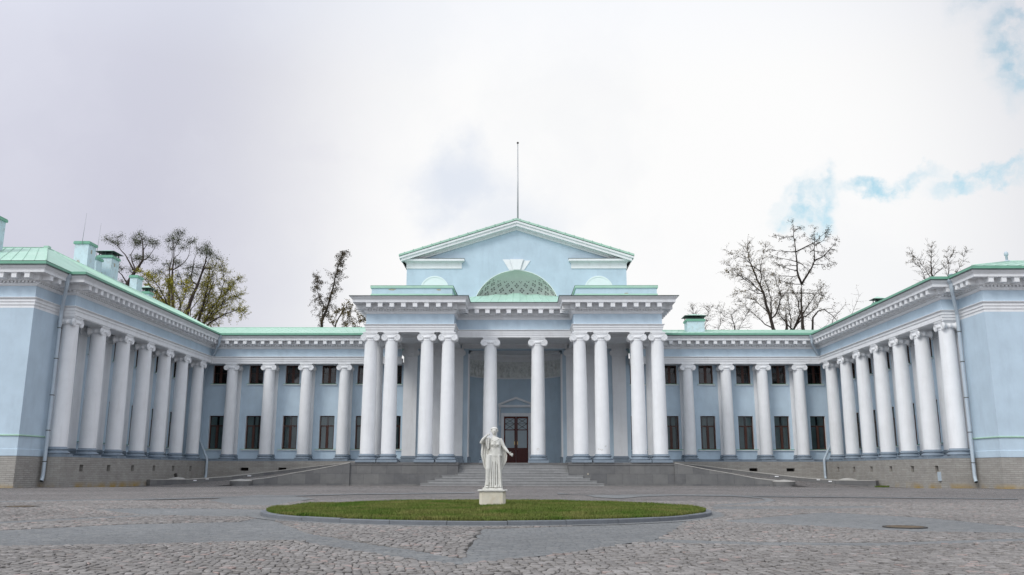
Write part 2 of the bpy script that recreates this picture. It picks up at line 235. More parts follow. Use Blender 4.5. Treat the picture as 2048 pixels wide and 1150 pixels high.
# ------------------------------------------------------------------ helpers
class MB:
    def __init__(s): s.v = []; s.f = []; s.m = []; s.sm = []
    def add(s, vs, fs, mi=0, smooth=False):
        o = len(s.v); s.v += [tuple(p) for p in vs]
        for f in fs: s.f.append(tuple(i+o for i in f)); s.m.append(mi); s.sm.append(smooth)
    def box(s, x0, x1, y0, y1, z0, z1, mi=0):
        x0, x1 = min(x0, x1), max(x0, x1); y0, y1 = min(y0, y1), max(y0, y1)
        s.add([(x0, y0, z0), (x1, y0, z0), (x1, y1, z0), (x0, y1, z0), (x0, y0, z1), (x1, y0, z1), (x1, y1, z1), (x0, y1, z1)],
              [(0, 3, 2, 1), (4, 5, 6, 7), (0, 1, 5, 4), (1, 2, 6, 5), (2, 3, 7, 6), (3, 0, 4, 7)], mi)
    def obox(s, c, ax, ay, az, mi=0):
        """box from centre c and three half-axis vectors"""
        c = Vector(c); ax = Vector(ax); ay = Vector(ay); az = Vector(az)
        P = [c+ax*i+ay*j+az*k for k in (-1, 1) for i, j in ((-1, -1), (1, -1), (1, 1), (-1, 1))]
        s.add(P, [(0, 3, 2, 1), (4, 5, 6, 7), (0, 1, 5, 4), (1, 2, 6, 5), (2, 3, 7, 6), (3, 0, 4, 7)], mi)
    def quad(s, a, b, c, d, mi=0): s.add([a, b, c, d], [(0, 1, 2, 3)], mi)
    def poly(s, pts, mi=0): s.add(pts, [tuple(range(len(pts)))], mi)
    def prism(s, pts, z0, z1, mi=0):
        """closed outline in plan (counter-clockwise) raised from z0 to z1; z1 may be a list"""
        n = len(pts); zt = z1 if isinstance(z1, (list, tuple)) else [z1]*n; zb = z0 if isinstance(z0, (list, tuple)) else [z0]*n
        s.add([(p[0], p[1], zb[i]) for i, p in enumerate(pts)]+[(p[0], p[1], zt[i]) for i, p in enumerate(pts)],
              [tuple(range(n-1, -1, -1)), tuple(range(n, 2*n))]+[(i, (i+1) % n, (i+1) % n+n, i+n) for i in range(n)], mi)
    def lathe(s, prof, c=(0, 0, 0), n=24, mi=0, axis='z', smooth=True, a0=0, a1=2*math.pi, sy=1.0):
        full = abs(a1-a0-2*math.pi) < 1e-6; m = n if full else n+1; vs = []
        for r, h in prof:
            for k in range(m):
                a = a0+(a1-a0)*k/n; x, y = r*math.cos(a), r*math.sin(a)*sy
                p = (x, y, h) if axis == 'z' else ((x, h, y) if axis == 'y' else (h, x, y))
                vs.append((p[0]+c[0], p[1]+c[1], p[2]+c[2]))
        fs = []
        for i in range(len(prof)-1):
            for k in range(n):
                k2 = (k+1) % m if full else k+1
                q = (i*m+k, i*m+k2, (i+1)*m+k2, (i+1)*m+k)
                fs.append(q if axis != 'y' else q[::-1])
        s.add(vs, fs, mi, smooth)
        for idx, rev in ((0, True), (len(prof)-1, False)):
            if prof[idx][0] > 1e-4 and full:
                ring = [idx*m+k for k in range(n)]
                s.add([vs[j] for j in ring], [tuple(range(n-1, -1, -1)) if rev != (axis == 'y') else tuple(range(n))], mi)
    def tube(s, pts, rad, n=8, mi=0, caps=True, smooth=True):
        pts = [Vector(p) for p in pts]; m = len(pts)
        rs = rad if isinstance(rad, (list, tuple)) else [rad]*m
        base = len(s.v); prev = None; fs = []
        for i, p in enumerate(pts):
            t = (pts[min(i+1, m-1)]-pts[max(i-1, 0)])
            if t.length < 1e-9: t = Vector((0, 0, 1))
            t.normalize()
            if prev is None:
                u = t.cross(Vector((0, 0, 1)));
                if u.length < .05: u = t.cross(Vector((1, 0, 0)))
            else: u = prev-t*prev.dot(t)
            u.normalize(); prev = u; v = t.cross(u)
            for k in range(n):
                a = 2*math.pi*k/n; s.v.append(tuple(p+(u*math.cos(a)+v*math.sin(a))*rs[i]))
        for i in range(m-1):
            for k in range(n): fs.append((base+i*n+k, base+i*n+(k+1) % n, base+(i+1)*n+(k+1) % n, base+(i+1)*n+k))
        for f in fs: s.f.append(f); s.m.append(mi); s.sm.append(smooth)
        if caps:
            s.f.append(tuple(base+k for k in range(n-1, -1, -1))); s.m.append(mi); s.sm.append(False)
            s.f.append(tuple(base+(m-1)*n+k for k in range(n))); s.m.append(mi); s.sm.append(False)
    def ball(s, c, r, n=8, mi=0, rz=None, ry=None):
        rz = rz or r; ry = ry or r; vs = []; fs = []; m = max(4, n//2+1)
        for i in range(m+1):
            ph = math.pi*i/m
            for k in range(n):
                a = 2*math.pi*k/n; vs.append((c[0]+r*math.sin(ph)*math.cos(a), c[1]+ry*math.sin(ph)*math.sin(a), c[2]+rz*math.cos(ph)))
        for i in range(m):
            for k in range(n): fs.append((i*n+k, (i+1)*n+k, (i+1)*n+(k+1) % n, i*n+(k+1) % n))
        s.add(vs, fs, mi, True)
    def mesh(s, name, mats):
        me = bpy.data.meshes.new(name); me.from_pydata(s.v, [], s.f)
        for m in mats: me.materials.append(MT[m])
        me.polygons.foreach_set('material_index', s.m); me.polygons.foreach_set('use_smooth', s.sm)
        me.update(); return me
    def build(s, name, mats, parent=None, **k):
        if isinstance(mats, str): mats = (mats,)
        o = bpy.data.objects.new(name, s.mesh(name, mats)); COL.objects.link(o)
        if parent: o.parent = parent
        for a, b in k.items(): o[a] = b
        return o
def halves(mb, name, mats, parent, cuts=(0,), **k):
    """build the pieces that stand apart from each other (left / right of the cuts in x) as objects of their own"""
    outs = []
    for i in range(len(cuts)+1):
        lo = cuts[i-1] if i else -1e9; hi = cuts[i] if i < len(cuts) else 1e9; q = MB()
        for f, m, sm in zip(mb.f, mb.m, mb.sm):
            cx = sum(mb.v[j][0] for j in f)/len(f)
            if lo <= cx < hi: q.f.append(f); q.m.append(m); q.sm.append(sm)
        if not q.f: continue
        used = sorted({j for f in q.f for j in f}); mp = {j: n for n, j in enumerate(used)}
        q.v = [mb.v[j] for j in used]; q.f = [tuple(mp[j] for j in f) for f in q.f]
        outs.append(q.build(name, mats, parent, **k))
    return outs
def empty(name, loc=(0, 0, 0), rz=0, label=None, cat=None, group=None):
    o = bpy.data.objects.new(name, None); COL.objects.link(o); o.location = loc; o.rotation_euler.z = rz; o.empty_display_size = .3
    if label: o['label'] = label
    if cat: o['category'] = cat
    if group: o['group'] = group
    return o
def tag(o, label, cat, group=None):
    o['label'] = label; o['category'] = cat
    if group: o['group'] = group
    return o
def struct(o): o['kind'] = 'structure'; return o
def copy_tree(o, parent=None, loc=None, rz=None, scale=None):
    c = o.copy(); COL.objects.link(c)
    if parent: c.parent = parent
    if loc is not None: c.location = loc
    if rz is not None: c.rotation_euler = (0, 0, rz)
    if scale is not None: c.scale = scale
    for ch in [x for x in bpy.data.objects if x.parent == o]: copy_tree(ch, c)
    return c
def offset_path(path, d):
    """path offset to the right of its direction, with mitred corners"""
    P = [Vector((p[0], p[1])) for p in path]; out = []
    for i, p in enumerate(P):
        ns = []
        if i > 0: t = (P[i]-P[i-1]).normalized(); ns.append(Vector((t.y, -t.x)))
        if i < len(P)-1: t = (P[i+1]-P[i]).normalized(); ns.append(Vector((t.y, -t.x)))
        if len(ns) == 1: out.append(p+ns[0]*d)
        else: m = ns[0]+ns[1]; out.append(p+m*(d/m.dot(ns[0]) if abs(m.dot(ns[0])) > 1e-6 else d))
    return out
def sweep(mb, path, prof, mi=0):
    rings = [[(q.x, q.y, z) for q in offset_path(path, o)] for o, z in prof]
    for a, b in zip(rings, rings[1:]):
        for i in range(len(a)-1): mb.quad(a[i], a[i+1], b[i+1], b[i], mi)
def blocks(mb, path, o0, o1, z0, z1, sp, wdt, edge, mi=0, skip=(), taper=0):
    """equal blocks along every leg of a path, standing out from offset o0 to o1"""
    A = offset_path(path, o0)
    for i in range(len(A)-1):
        if i in skip: continue
        a, b = A[i], A[i+1]; t = (b-a); L = t.length; t.normalize(); nrm = Vector((t.y, -t.x))
        n = max(1, round((L-2*edge)/sp)); 
        if L < 2*edge+.2: n = 0
        if L-2*edge < .05: continue
        for k in range(n+1):
            c = a+t*(edge+(L-2*edge)*k/max(n, 1)); d = (o1-o0)/2
            cc = c+nrm*d
            mb.obox((cc.x, cc.y, (z0+z1)/2), (t.x*wdt/2, t.y*wdt/2, 0), (nrm.x*d, nrm.y*d, 0), (0, 0, (z1-z0)/2), mi)
def wall(mb, p0, p1, z0, z1, ops=(), depth=.25, mi=0, mr=1, back=None):
    """upright wall from p0 to p1 (outside on the right hand), with rectangular openings (s0,s1,za,zb) and reveals"""
    p0 = Vector(p0); p1 = Vector(p1); L = (p1-p0).length; t = (p1-p0)/L; n = Vector((t.y, -t.x))
    S = sorted({0, L}|{o[0] for o in ops}|{o[1] for o in ops}); Z = sorted({z0, z1}|{o[2] for o in ops}|{o[3] for o in ops})
    def P(s, z, d=0): q = p0+t*s-n*d; return (q.x, q.y, z)
    for a, b in zip(S, S[1:]):
        for c, d in zip(Z, Z[1:]):
            if any(o[0]-1e-6 <= a and b <= o[1]+1e-6 and o[2]-1e-6 <= c and d <= o[3]+1e-6 for o in ops): continue
            mb.quad(P(a, c), P(b, c), P(b, d), P(a, d), mi)
    for a, b, c, d in [o[:4] for o in ops]:
        mb.quad(P(a, c), P(a, d), P(a, d, depth), P(a, c, depth), mr); mb.quad(P(b, c), P(b, c, depth), P(b, d, depth), P(b, d), mr)
        mb.quad(P(a, c), P(a, c, depth), P(b, c, depth), P(b, c), mr); mb.quad(P(a, d), P(b, d), P(b, d, depth), P(a, d, depth), mr)
        if back is not None: mb.quad(P(a, c, depth), P(b, c, depth), P(b, d, depth), P(a, d, depth), back)
# ------------------------------------------------------------------ ground
gz = lambda y: 0 if y < -14 else (-.12 if y > -8 else -.12*(y+14)/6)
mb = MB()
ys = [-900, -60, -14, -8, 25, 900]
for a, b in zip(ys, ys[1:]):
    for x0, x1 in ((-900, -40), (-40, 40), (40, 900)): mb.quad((x0, a, gz(a)), (x1, a, gz(a)), (x1, b, gz(b)), (x0, b, gz(b)))
struct(mb.build('courtyard_ground', 'cobble'))
TR={
'fork':[[(31.8,15.3),(31.7,18.1),(31.8,19.8),(31.9,21.3)],[(31.9,21.3),(31.4,22.8),(31.3,24.3),(31.0,25.9),(30.8,28.1)],[(31.9,21.3),(33.0,23.1),(33.4,23.9),(33.4,25.6),(33.5,27.5)],[(33.4,23.9),(34.7,24.7),(35.9,25.7),(36.7,26.8)],[(31.7,21.2),(30.4,21.4),(29.2,21.6)],[(31.5,22.1),(30.4,22.3),(29.2,22.6)],[(31.3,22.8),(29.9,23.1),(28.8,23.6)],[(31.2,23.9),(30.0,24.2),(28.9,24.7)],[(31.1,24.8),(29.8,25.0),(28.6,25.3)],[(31.4,24.9),(33.2,25.8),(34.5,27.1)],[(30.9,26.5),(29.9,26.5),(29.2,26.9)],[(30.8,27.0),(31.7,27.5)],[(31.5,23.8),(32.7,22.9)],[(31.7,20.4),(30.6,20.4),(29.5,20.3)],[(31.8,20.3),(33.4,20.2),(34.3,19.6)],[(33.5,25.6),(34.6,26.3),(35.3,27.4)],[(33.4,24.9),(35.2,25.1)],[(33.5,23.6),(34.7,23.5)],[(34.7,24.6),(35.8,24.1)],[(31.3,23.4),(29.4,23.3)],[(33.5,26.2),(32.6,26.8)]],
'bareL':[[(27.8,14.8),(27.1,17.9),(26.7,19.7),(26.0,21.6),(25.4,23.6),(25.3,25.2)],[(26.7,19.7),(25.5,21.0),(24.5,21.9),(23.7,23.1)],[(26.6,20.7),(26.4,22.6),(26.8,24.4)],[(26.3,21.9),(25.1,23.6),(23.8,24.2)],[(26.0,20.7),(24.7,21.6),(23.1,21.9)],[(26.7,19.4),(25.2,20.1),(23.9,19.7)],[(27.4,16.9),(27.6,19.2),(27.3,21.1),(27.1,22.1)],[(27.7,16.8),(28.6,19.2),(28.0,21.6)],[(27.2,15.8),(26.2,16.8),(25.1,17.8),(24.2,18.7)],[(27.2,17.5),(25.9,18.7),(25.2,19.1)]],
'bareM':[[(30.6,15.7),(30.9,17.4),(30.9,18.8)],[(31.4,16.1),(32.5,18.6),(32.2,20.4),(31.5,21.9)],[(31.2,15.9),(31.4,17.6),(31.2,20.4)],[(31.6,16.9),(32.8,18.1),(34.2,19.0),(34.7,20.4)],[(31.4,16.6),(30.3,18.6),(30.9,20.9)],[(32.0,17.4),(33.6,19.9),(34.5,21.4)]],
'arch':[[(34.3,16.0),(34.6,18.4),(35.3,19.2),(36.0,19.4),(36.9,18.7),(37.6,17.6)],[(36.3,19.4),(37.1,19.6),(37.6,20.4)],[(34.5,16.6),(35.9,17.4),(36.6,18.4)],[(36.6,19.1),(37.6,19.0)]],
'pineA':[[(-42.1,19.0),(-42.5,20.8),(-41.8,22.1),(-41.0,23.5),(-41.2,25.1),(-41.6,26.3)],[(-42.5,20.8),(-43.0,21.7),(-43.5,22.3),(-43.4,23.1)],[(-41.8,22.1),(-42.6,23.2),(-43.2,24.1),(-44.2,25.2),(-45.3,26.0)],[(-41.0,23.2),(-40.2,23.8),(-39.3,25.1)],[(-41.7,22.1),(-42.3,23.0),(-43.1,24.4),(-43.1,26.0)],[(-44.2,25.2),(-44.5,26.3)],[(-41.1,24.6),(-40.6,25.6)]],
'pineB':[[(-35.9,16.3),(-36.4,20.6),(-36.4,22.7),(-36.6,25.1)],[(-36.4,16.3),(-37.0,21.0),(-37.0,23.3),(-37.2,25.3)],[(-36.3,21.7),(-35.5,22.2),(-34.9,22.9),(-34.6,24.5)],[(-36.9,20.6),(-37.6,21.4),(-37.8,22.4)],[(-36.5,22.8),(-35.9,23.3),(-35.5,24.1)],[(-36.4,21.7),(-37.2,21.7),(-38.5,21.4)],[(-36.5,24.0),(-35.9,24.9),(-35.7,25.5)]],
'pineC':[[(-35.5,16.0),(-35.0,18.8),(-34.1,21.6),(-33.8,22.9),(-33.6,24.4)],[(-34.1,21.8),(-33.2,22.9),(-32.8,23.8)],[(-35.1,20.3),(-35.2,21.9),(-35.0,23.2),(-34.7,24.4)],[(-34.0,22.1),(-32.7,22.3),(-32.0,23.1)],[(-35.1,19.9),(-36.0,20.8),(-36.5,22.3)]],
'clA':[(-45.5,25.9),(-44.5,26.3),(-44.2,25.4),(-43.3,26.3),(-42.9,25.8),(-41.7,26.3),(-41.4,25.9),(-41.9,25.4),(-40.6,25.7),(-40.1,25.3),(-39.4,25.1),(-42.6,23.9),(-41.9,23.7),(-41.5,23.6),(-42.8,22.3),(-42.3,22.1),(-42.9,20.8),(-40.2,23.6),(-39.8,23.4),(-43.4,23.1),(-44.9,25.6),(-42.6,26.1)],
'clB':[(-37.2,25.5),(-37.5,25.0),(-36.9,25.0),(-35.9,25.4),(-35.6,25.5),(-36.1,24.9),(-34.8,24.5),(-34.5,24.7),(-35.3,24.0),(-35.9,22.4),(-38.7,21.5),(-37.5,22.5),(-36.3,20.3),(-36.7,20.1),(-38.2,21.6),(-36.7,23.8)],
'clC':[(-34.7,24.4),(-33.9,24.4),(-33.6,24.7),(-33.0,23.9),(-33.4,23.8),(-32.1,23.1),(-35.0,22.4),(-34.4,22.3),(-35.6,22.3),(-36.3,21.2),(-35.7,19.9),(-35.2,21.4),(-34.7,21.7),(-36.5,22.6),(-36.1,20.4),(-34.3,24.0),(-33.0,23.8),(-35.4,20.8)],
'mapleR':[[(-35.5,15.8),(-34.8,18.5),(-34.5,20.5),(-34.3,22.8)],[(-35.1,15.8),(-34.0,18.2),(-32.8,19.8),(-31.4,21.7)],[(-34.9,16.0),(-33.4,18.0),(-31.3,19.4),(-30.3,19.6)],[(-34.9,16.0),(-32.2,17.4),(-30.1,18.0),(-29.4,17.4)],[(-35.5,16.2),(-35.0,19.4),(-35.1,21.4)],[(-34.5,19.4),(-33.5,21.2),(-33.4,22.8)],[(-33.1,19.2),(-32.3,21.2),(-32.3,22.8)],[(-34.2,17.1),(-32.5,18.2),(-31.3,20.5)]],
'mapleL':[[(-34.4,14.7),(-35.0,16.6),(-35.9,17.8),(-36.8,18.8),(-37.9,19.9)],[(-35.2,16.8),(-36.3,17.6),(-37.0,18.2)],[(-34.0,15.2),(-34.0,17.8),(-34.8,18.8),(-35.2,19.5)],[(-34.7,16.1),(-35.7,18.4),(-36.5,19.7),(-37.5,20.3)],[(-34.2,16.8),(-33.7,18.0),(-33.6,19.5)],[(-35.6,17.2),(-36.7,17.4),(-37.1,17.3)]],
'lean':[[(-21.0,14.8),(-21.0,16.7),(-20.6,17.9),(-20.1,19.8),(-19.7,21.9),(-19.2,23.7),(-18.9,24.4)],[(-21.0,16.7),(-20.9,18.4),(-21.6,19.8),(-21.9,21.6)]],
'bushC':[[(-18.9,14.2),(-18.6,15.8),(-17.9,17.1),(-17.4,17.7)],[(-18.0,14.2),(-17.8,15.8),(-17.0,16.9),(-16.3,17.0)],[(-17.1,14.2),(-16.9,15.8),(-16.1,16.7),(-15.8,16.9)],[(-18.6,14.7),(-19.1,16.0),(-18.7,16.9)],[(-17.4,14.4),(-17.5,16.4),(-18.1,17.0)],[(-16.4,14.2),(-16.3,15.8),(-15.7,16.2)]],
'lowA':[[(22.7,15.4),(22.7,18.2),(22.2,19.5),(21.8,20.4)],[(22.9,15.4),(23.4,18.6),(23.9,19.9),(24.3,21.0)],[(24.5,16.1),(25.1,18.2),(26.0,19.8),(25.3,20.8)],[(26.6,16.1),(27.0,18.2),(26.6,19.8),(27.6,20.6)],[(26.7,16.7),(27.6,18.6),(28.4,19.9)]],
'lowB':[[(37.9,15.4),(39.1,19.2),(40.8,21.1)],[(38.5,15.4),(40.6,18.6),(41.8,21.7),(41.7,22.3)]],
'farA':[[(42.9,18.4),(43.1,20.4),(43.1,22.0),(43.4,23.7)],[(42.8,19.4),(42.3,20.2),(41.6,21.5),(40.8,21.9)],[(43.1,20.4),(43.4,20.9),(44.8,22.0),(45.5,23.1)],[(43.0,20.4),(42.2,22.4),(41.5,23.2)]],
'farB':[[(45.7,19.1),(45.8,21.1),(46.0,22.5),(45.9,23.7)],[(45.9,19.8),(46.4,21.3),(47.0,22.5),(47.2,23.4)]],
}
PV={
'a':[(-9.22,-47.68),(-7.46,-48.02),(-6.27,-46.47),(-4.57,-45.7),(-4.75,-43.29),(-3.91,-45.68),(-2.72,-48.42),(-1.6,-50.14),(-0.68,-51.36),(-0.22,-52.12),(-0.21,-48.2),(-0.21,-47.42),(0.26,-47.29),(2.17,-46.22),(3.71,-43.96),(4.65,-41.68),(4.13,-43.58),(3.38,-45.46),(2.67,-48.01),(2.1,-49.78),(1.8,-50.06),(1.15,-51.11),(0.59,-51.84),(0.3,-52.11),(0.03,-52.41),(-0.19,-52.69),(-0.57,-52.38),(-1.0,-51.88),(-2.06,-50.52),(-2.56,-49.73),(-3.37,-50.07),(-4.45,-50.5),(-5.86,-50.71),(-6.96,-50.87)],
'b':[(-9.63,-40.72),(-8.7,-40.28),(-7.0,-40.35),(-5.52,-40.82),(-4.96,-42.68),(-4.61,-44.05),(-5.69,-43.9),(-7.36,-43.38)],
'c':[(-8.87,-35.17),(-9.59,-31.58),(-9.22,-28.54),(-7.54,-30.34),(-6.22,-32.98),(-6.11,-36.45),(-5.91,-38.7),(-7.02,-38.26)],
'd':[(4.14,-45.05),(6.72,-42.17),(7.22,-41.81),(8.35,-44.08),(8.56,-46.69),(9.15,-47.84),(8.43,-48.94),(7.75,-48.14),(6.19,-47.92),(5.39,-46.78),(4.05,-45.51)],
'e':[(2.22,-49.45),(3.4,-49.94),(4.98,-49.98),(7.13,-49.24),(8.49,-48.84),(8.14,-49.38),(6.85,-49.74),(4.78,-50.46),(3.27,-50.42),(1.97,-50.01)],
'f':[(2.79,-28.55),(5.27,-27.06),(8.43,-27.58),(8.68,-31.75),(8.16,-34.4),(6.91,-36.82),(5.52,-38.4),(5.44,-37.75),(6.92,-35.89),(7.98,-33.97),(8.36,-32.03),(7.96,-29.54),(6.04,-29.02),(4.59,-30.3),(3.64,-32.51),(2.96,-30.95)],
'g':[(5.23,-38.72),(9.78,-38.23),(9.63,-39.15),(7.69,-40.06),(4.92,-40.43)],
'h':[(-9.59,-46.57),(-8.76,-45.83),(-7.31,-43.48),(-6.5,-43.74),(-7.07,-44.04),(-8.43,-46.39),(-9.24,-47.08)],
'i':[(1.92,-24.98),(2.46,-27.9),(9.19,-28.85),(16.91,-31.87),(16.47,-32.64),(8.85,-30.08),(1.83,-27.25)],
'j':[(-15.29,-36.08),(-11.44,-33.23),(-6.25,-26.98),(-1.51,-24.37),(-1.43,-25.96),(-5.98,-28.36),(-10.95,-34.39),(-14.71,-37.01)],
}

mb = MB()
for i, (k, pts) in enumerate(sorted(PV.items())):
    # resample and roughen the edge a little: hand-laid setts end unevenly
    out_ = []
    for a, b in zip(pts, pts[1:]+pts[:1]):
        L = math.hypot(b[0]-a[0], b[1]-a[1]); n = max(1, int(L/.14))
        for j in range(n):
            t = j/n; x = a[0]+(b[0]-a[0])*t; y = a[1]+(b[1]-a[1])*t
            out_.append((x+random.uniform(-.02, .02), y+random.uniform(-.03, .03), .011+.0006*i))
    bm = bmesh.new(); vv = [bm.verts.new(p) for p in out_]; f = bm.faces.new(vv); bmesh.ops.triangulate(bm, faces=[f]); bm.normal_update()
    if sum(f.normal.z for f in bm.faces) < 0: bmesh.ops.reverse_faces(bm, faces=bm.faces)
    bm.verts.index_update(); mb.add([v.co[:] for v in bm.verts], [[v.index for v in f.verts] for f in bm.faces]); bm.free()
# ring of setts round the lawn
CX, CY, CR = -.33, -41.87, 4.81
n = 96
for k in range(n):
    a, b = 2*math.pi*k/n, 2*math.pi*(k+1)/n
    mb.quad(*[(CX+r*math.cos(t), CY+r*math.sin(t), .04) if False else (CX+r*math.cos(t), CY+r*math.sin(t), .018) for r, t in ((CR, a), (CR+.28, a), (CR+.28, b), (CR, b))])
struct(mb.build('paving_bands', 'setts'))
CX_, CY_, CR_ = CX, CY, CR
# hewn cobbles as real stones over the nearer court, bedded in dirty sand
import numpy as np
rng0 = np.random.default_rng(11)
Y0_, Y1_ = -55.0, -35.0
hw = lambda y: (y+61.4)*.66+1.6
mb = MB(); mb.quad((.4-hw(Y0_), Y0_, .002), (.4+hw(Y0_), Y0_, .002), (.4+hw(Y1_), Y1_, .002), (.4-hw(Y1_), Y1_, .002)); struct(mb.build('joint_bed', 'joint'))
cw, ch = .092, .082
nx, ny = int(40/cw), int((Y1_-Y0_)/ch)
gx, gy = np.meshgrid(np.arange(nx+1)*cw-20, np.arange(ny+1)*ch+Y0_)
gx = gx+(np.arange(ny+1)[:, None] % 2)*0
wx = .25*np.sin(gy*.55+1)+.16*np.sin(gx*.8+gy*.4); wy = .30*np.sin(gx*.42)+.12*np.sin(gx*1.1+gy*.3+2)
PX = gx+wx+rng0.normal(0, .020, gx.shape); PY = gy+wy+rng0.normal(0, .018, gx.shape)
c = np.stack([PX, PY], -1); Q = np.stack([c[:-1, :-1], c[:-1, 1:], c[1:, 1:], c[1:, :-1]], 2).reshape(-1, 4, 2); ctr = Q.mean(1)
def inside(poly, p):
    x, y = p[:, 0], p[:, 1]; r = np.zeros(len(p), bool); P = np.array(poly)
    for (x0, y0), (x1, y1) in zip(P, np.roll(P, -1, 0)):
        r ^= ((y0 > y) != (y1 > y)) & (x < (x1-x0)*(y-y0)/((y1-y0) if y1 != y0 else 1e-9)+x0)
    return r
keep = (ctr[:, 1] > Y0_+.1) & (ctr[:, 1] < Y1_-.02) & (np.abs(ctr[:, 0]-.4) < hw(ctr[:, 1])-.1)
for p in PV.values(): keep &= ~inside(p, ctr)
keep &= np.hypot(ctr[:, 0]-CX_, ctr[:, 1]-CY_) > CR_+.26
for mx_, my_, mr_ in ((6.6, -46.95, .36), (-11.95, -39.6, .42)): keep &= np.hypot(ctr[:, 0]-mx_, ctr[:, 1]-my_) > mr_
keep &= rng0.random(len(keep)) > .012          # a few stones have sunk out of sight
Q, ctr = Q[keep], ctr[keep]; n = len(Q)
gap = (.001+.008*rng0.random((n, 4, 1))**3)+.013*(rng0.random((n, 4, 1)) < .13)
d = Q-ctr[:, None]; L_ = np.linalg.norm(d, axis=2, keepdims=True); Qs = ctr[:, None]+d*(1-gap*1.4/L_)
ring8 = np.empty((n, 8, 2))
for k in range(4):
    a, b = Qs[:, k], Qs[:, (k+1) % 4]; t = .12+.12*rng0.random((n, 1))
    ring8[:, 2*k] = a+(b-a)*t; ring8[:, 2*k+1] = a+(b-a)*(1-t)
hgt = .018+.006*rng0.random(n)-.012*(rng0.random(n) < .05); tilt = rng0.normal(0, .05, (n, 2))
V = np.empty((n, 24, 3))
for j, (s_, dz) in enumerate(((1.0, -1), (.97, -.004), (.84, 0))):
    xy = ctr[:, None]+(ring8-ctr[:, None])*s_; V[:, 8*j:8*j+8, :2] = xy
    V[:, 8*j:8*j+8, 2] = (-.004 if dz == -1 else hgt[:, None]+dz+((xy-ctr[:, None])*tilt[:, None]).sum(2))
me = bpy.data.meshes.new('cobblestones'); me.vertices.add(n*24); me.vertices.foreach_set('co', V.reshape(-1))
base = (np.arange(n)*24)[:, None]; fl = []
for j in (0, 1):
    for k in range(8): fl += [8*j+k, 8*j+(k+1) % 8, 8*j+8+(k+1) % 8, 8*j+8+k]
fl += [16+k for k in range(8)]
loops = (base+np.array(fl)[None]).reshape(-1); me.loops.add(len(loops)); me.loops.foreach_set('vertex_index', loops)
tot = np.tile([4]*16+[8], n); st_ = np.concatenate([[0], np.cumsum(tot)[:-1]])
me.polygons.add(len(tot)); me.polygons.foreach_set('loop_start', st_)
me.polygons.foreach_set('use_smooth', np.tile([False]*8+[True]*9, n)); me.materials.append(MT['hewn']); me.update(calc_edges=True)
struct_o = bpy.data.objects.new('cobblestones', me); COL.objects.link(struct_o); struct_o['kind'] = 'stuff'; struct_o['label'] = 'rough hewn grey cobblestones paving the front of the court'

# ------------------------------------------------------------------ lawn: kerb, soil, grass
lawn = empty('lawn_bed', (CX, CY, 0), label='round grass bed with grey stone kerb carrying the marble statue', cat='lawn')
mb = MB(); n = 30
for k in range(n):
    a, b = 2*math.pi*k/n+.0009, 2*math.pi*(k+1)/n-.0009; st = 6; dz = random.uniform(-.006, .006)
    for j in range(st):
        t0, t1 = a+(b-a)*j/st, a+(b-a)*(j+1)/st
        p = lambda r, t, z: (r*math.cos(t), r*math.sin(t), z)
        h = .088+dz
        mb.quad(p(CR, t0, -.02), p(CR, t1, -.02), p(CR, t1, h-.012), p(CR, t0, h-.012)); mb.quad(p(CR, t0, h-.012), p(CR, t1, h-.012), p(CR-.012, t1, h), p(CR-.012, t0, h))
        mb.quad(p(CR-.012, t0, h), p(CR-.012, t1, h), p(CR-.13, t1, h), p(CR-.13, t0, h)); mb.quad(p(CR-.13, t0, h), p(CR-.13, t1, h), p(CR-.13, t1, -.02), p(CR-.13, t0, -.02))
mb.build('kerb', 'kerb', lawn)
def gh(x, y):
    r = math.hypot(x, y)/CR
    return .085+.05*(1-r*r)+.012*noise.noise(Vector((x*.7, y*.7, 0)))
mb = MB(); nr, na = 14, 64; vs = [(0, 0, gh(0, 0))]; fs = []
for i in range(1, nr+1):
    for k in range(na):
        r = (CR-.11)*i/nr; x, y = r*math.cos(2*math.pi*k/na), r*math.sin(2*math.pi*k/na); vs.append((x, y, gh(x, y)))
for k in range(na):
    fs.append((0, 1+k, 1+(k+1) % na))
    for i in range(nr-1): fs.append((1+i*na+k, 1+(i+1)*na+k, 1+(i+1)*na+(k+1) % na, 1+i*na+(k+1) % na))
mb.add(vs, fs); mb.build('soil', 'soil', lawn)
import numpy as np
rng = np.random.default_rng(3)
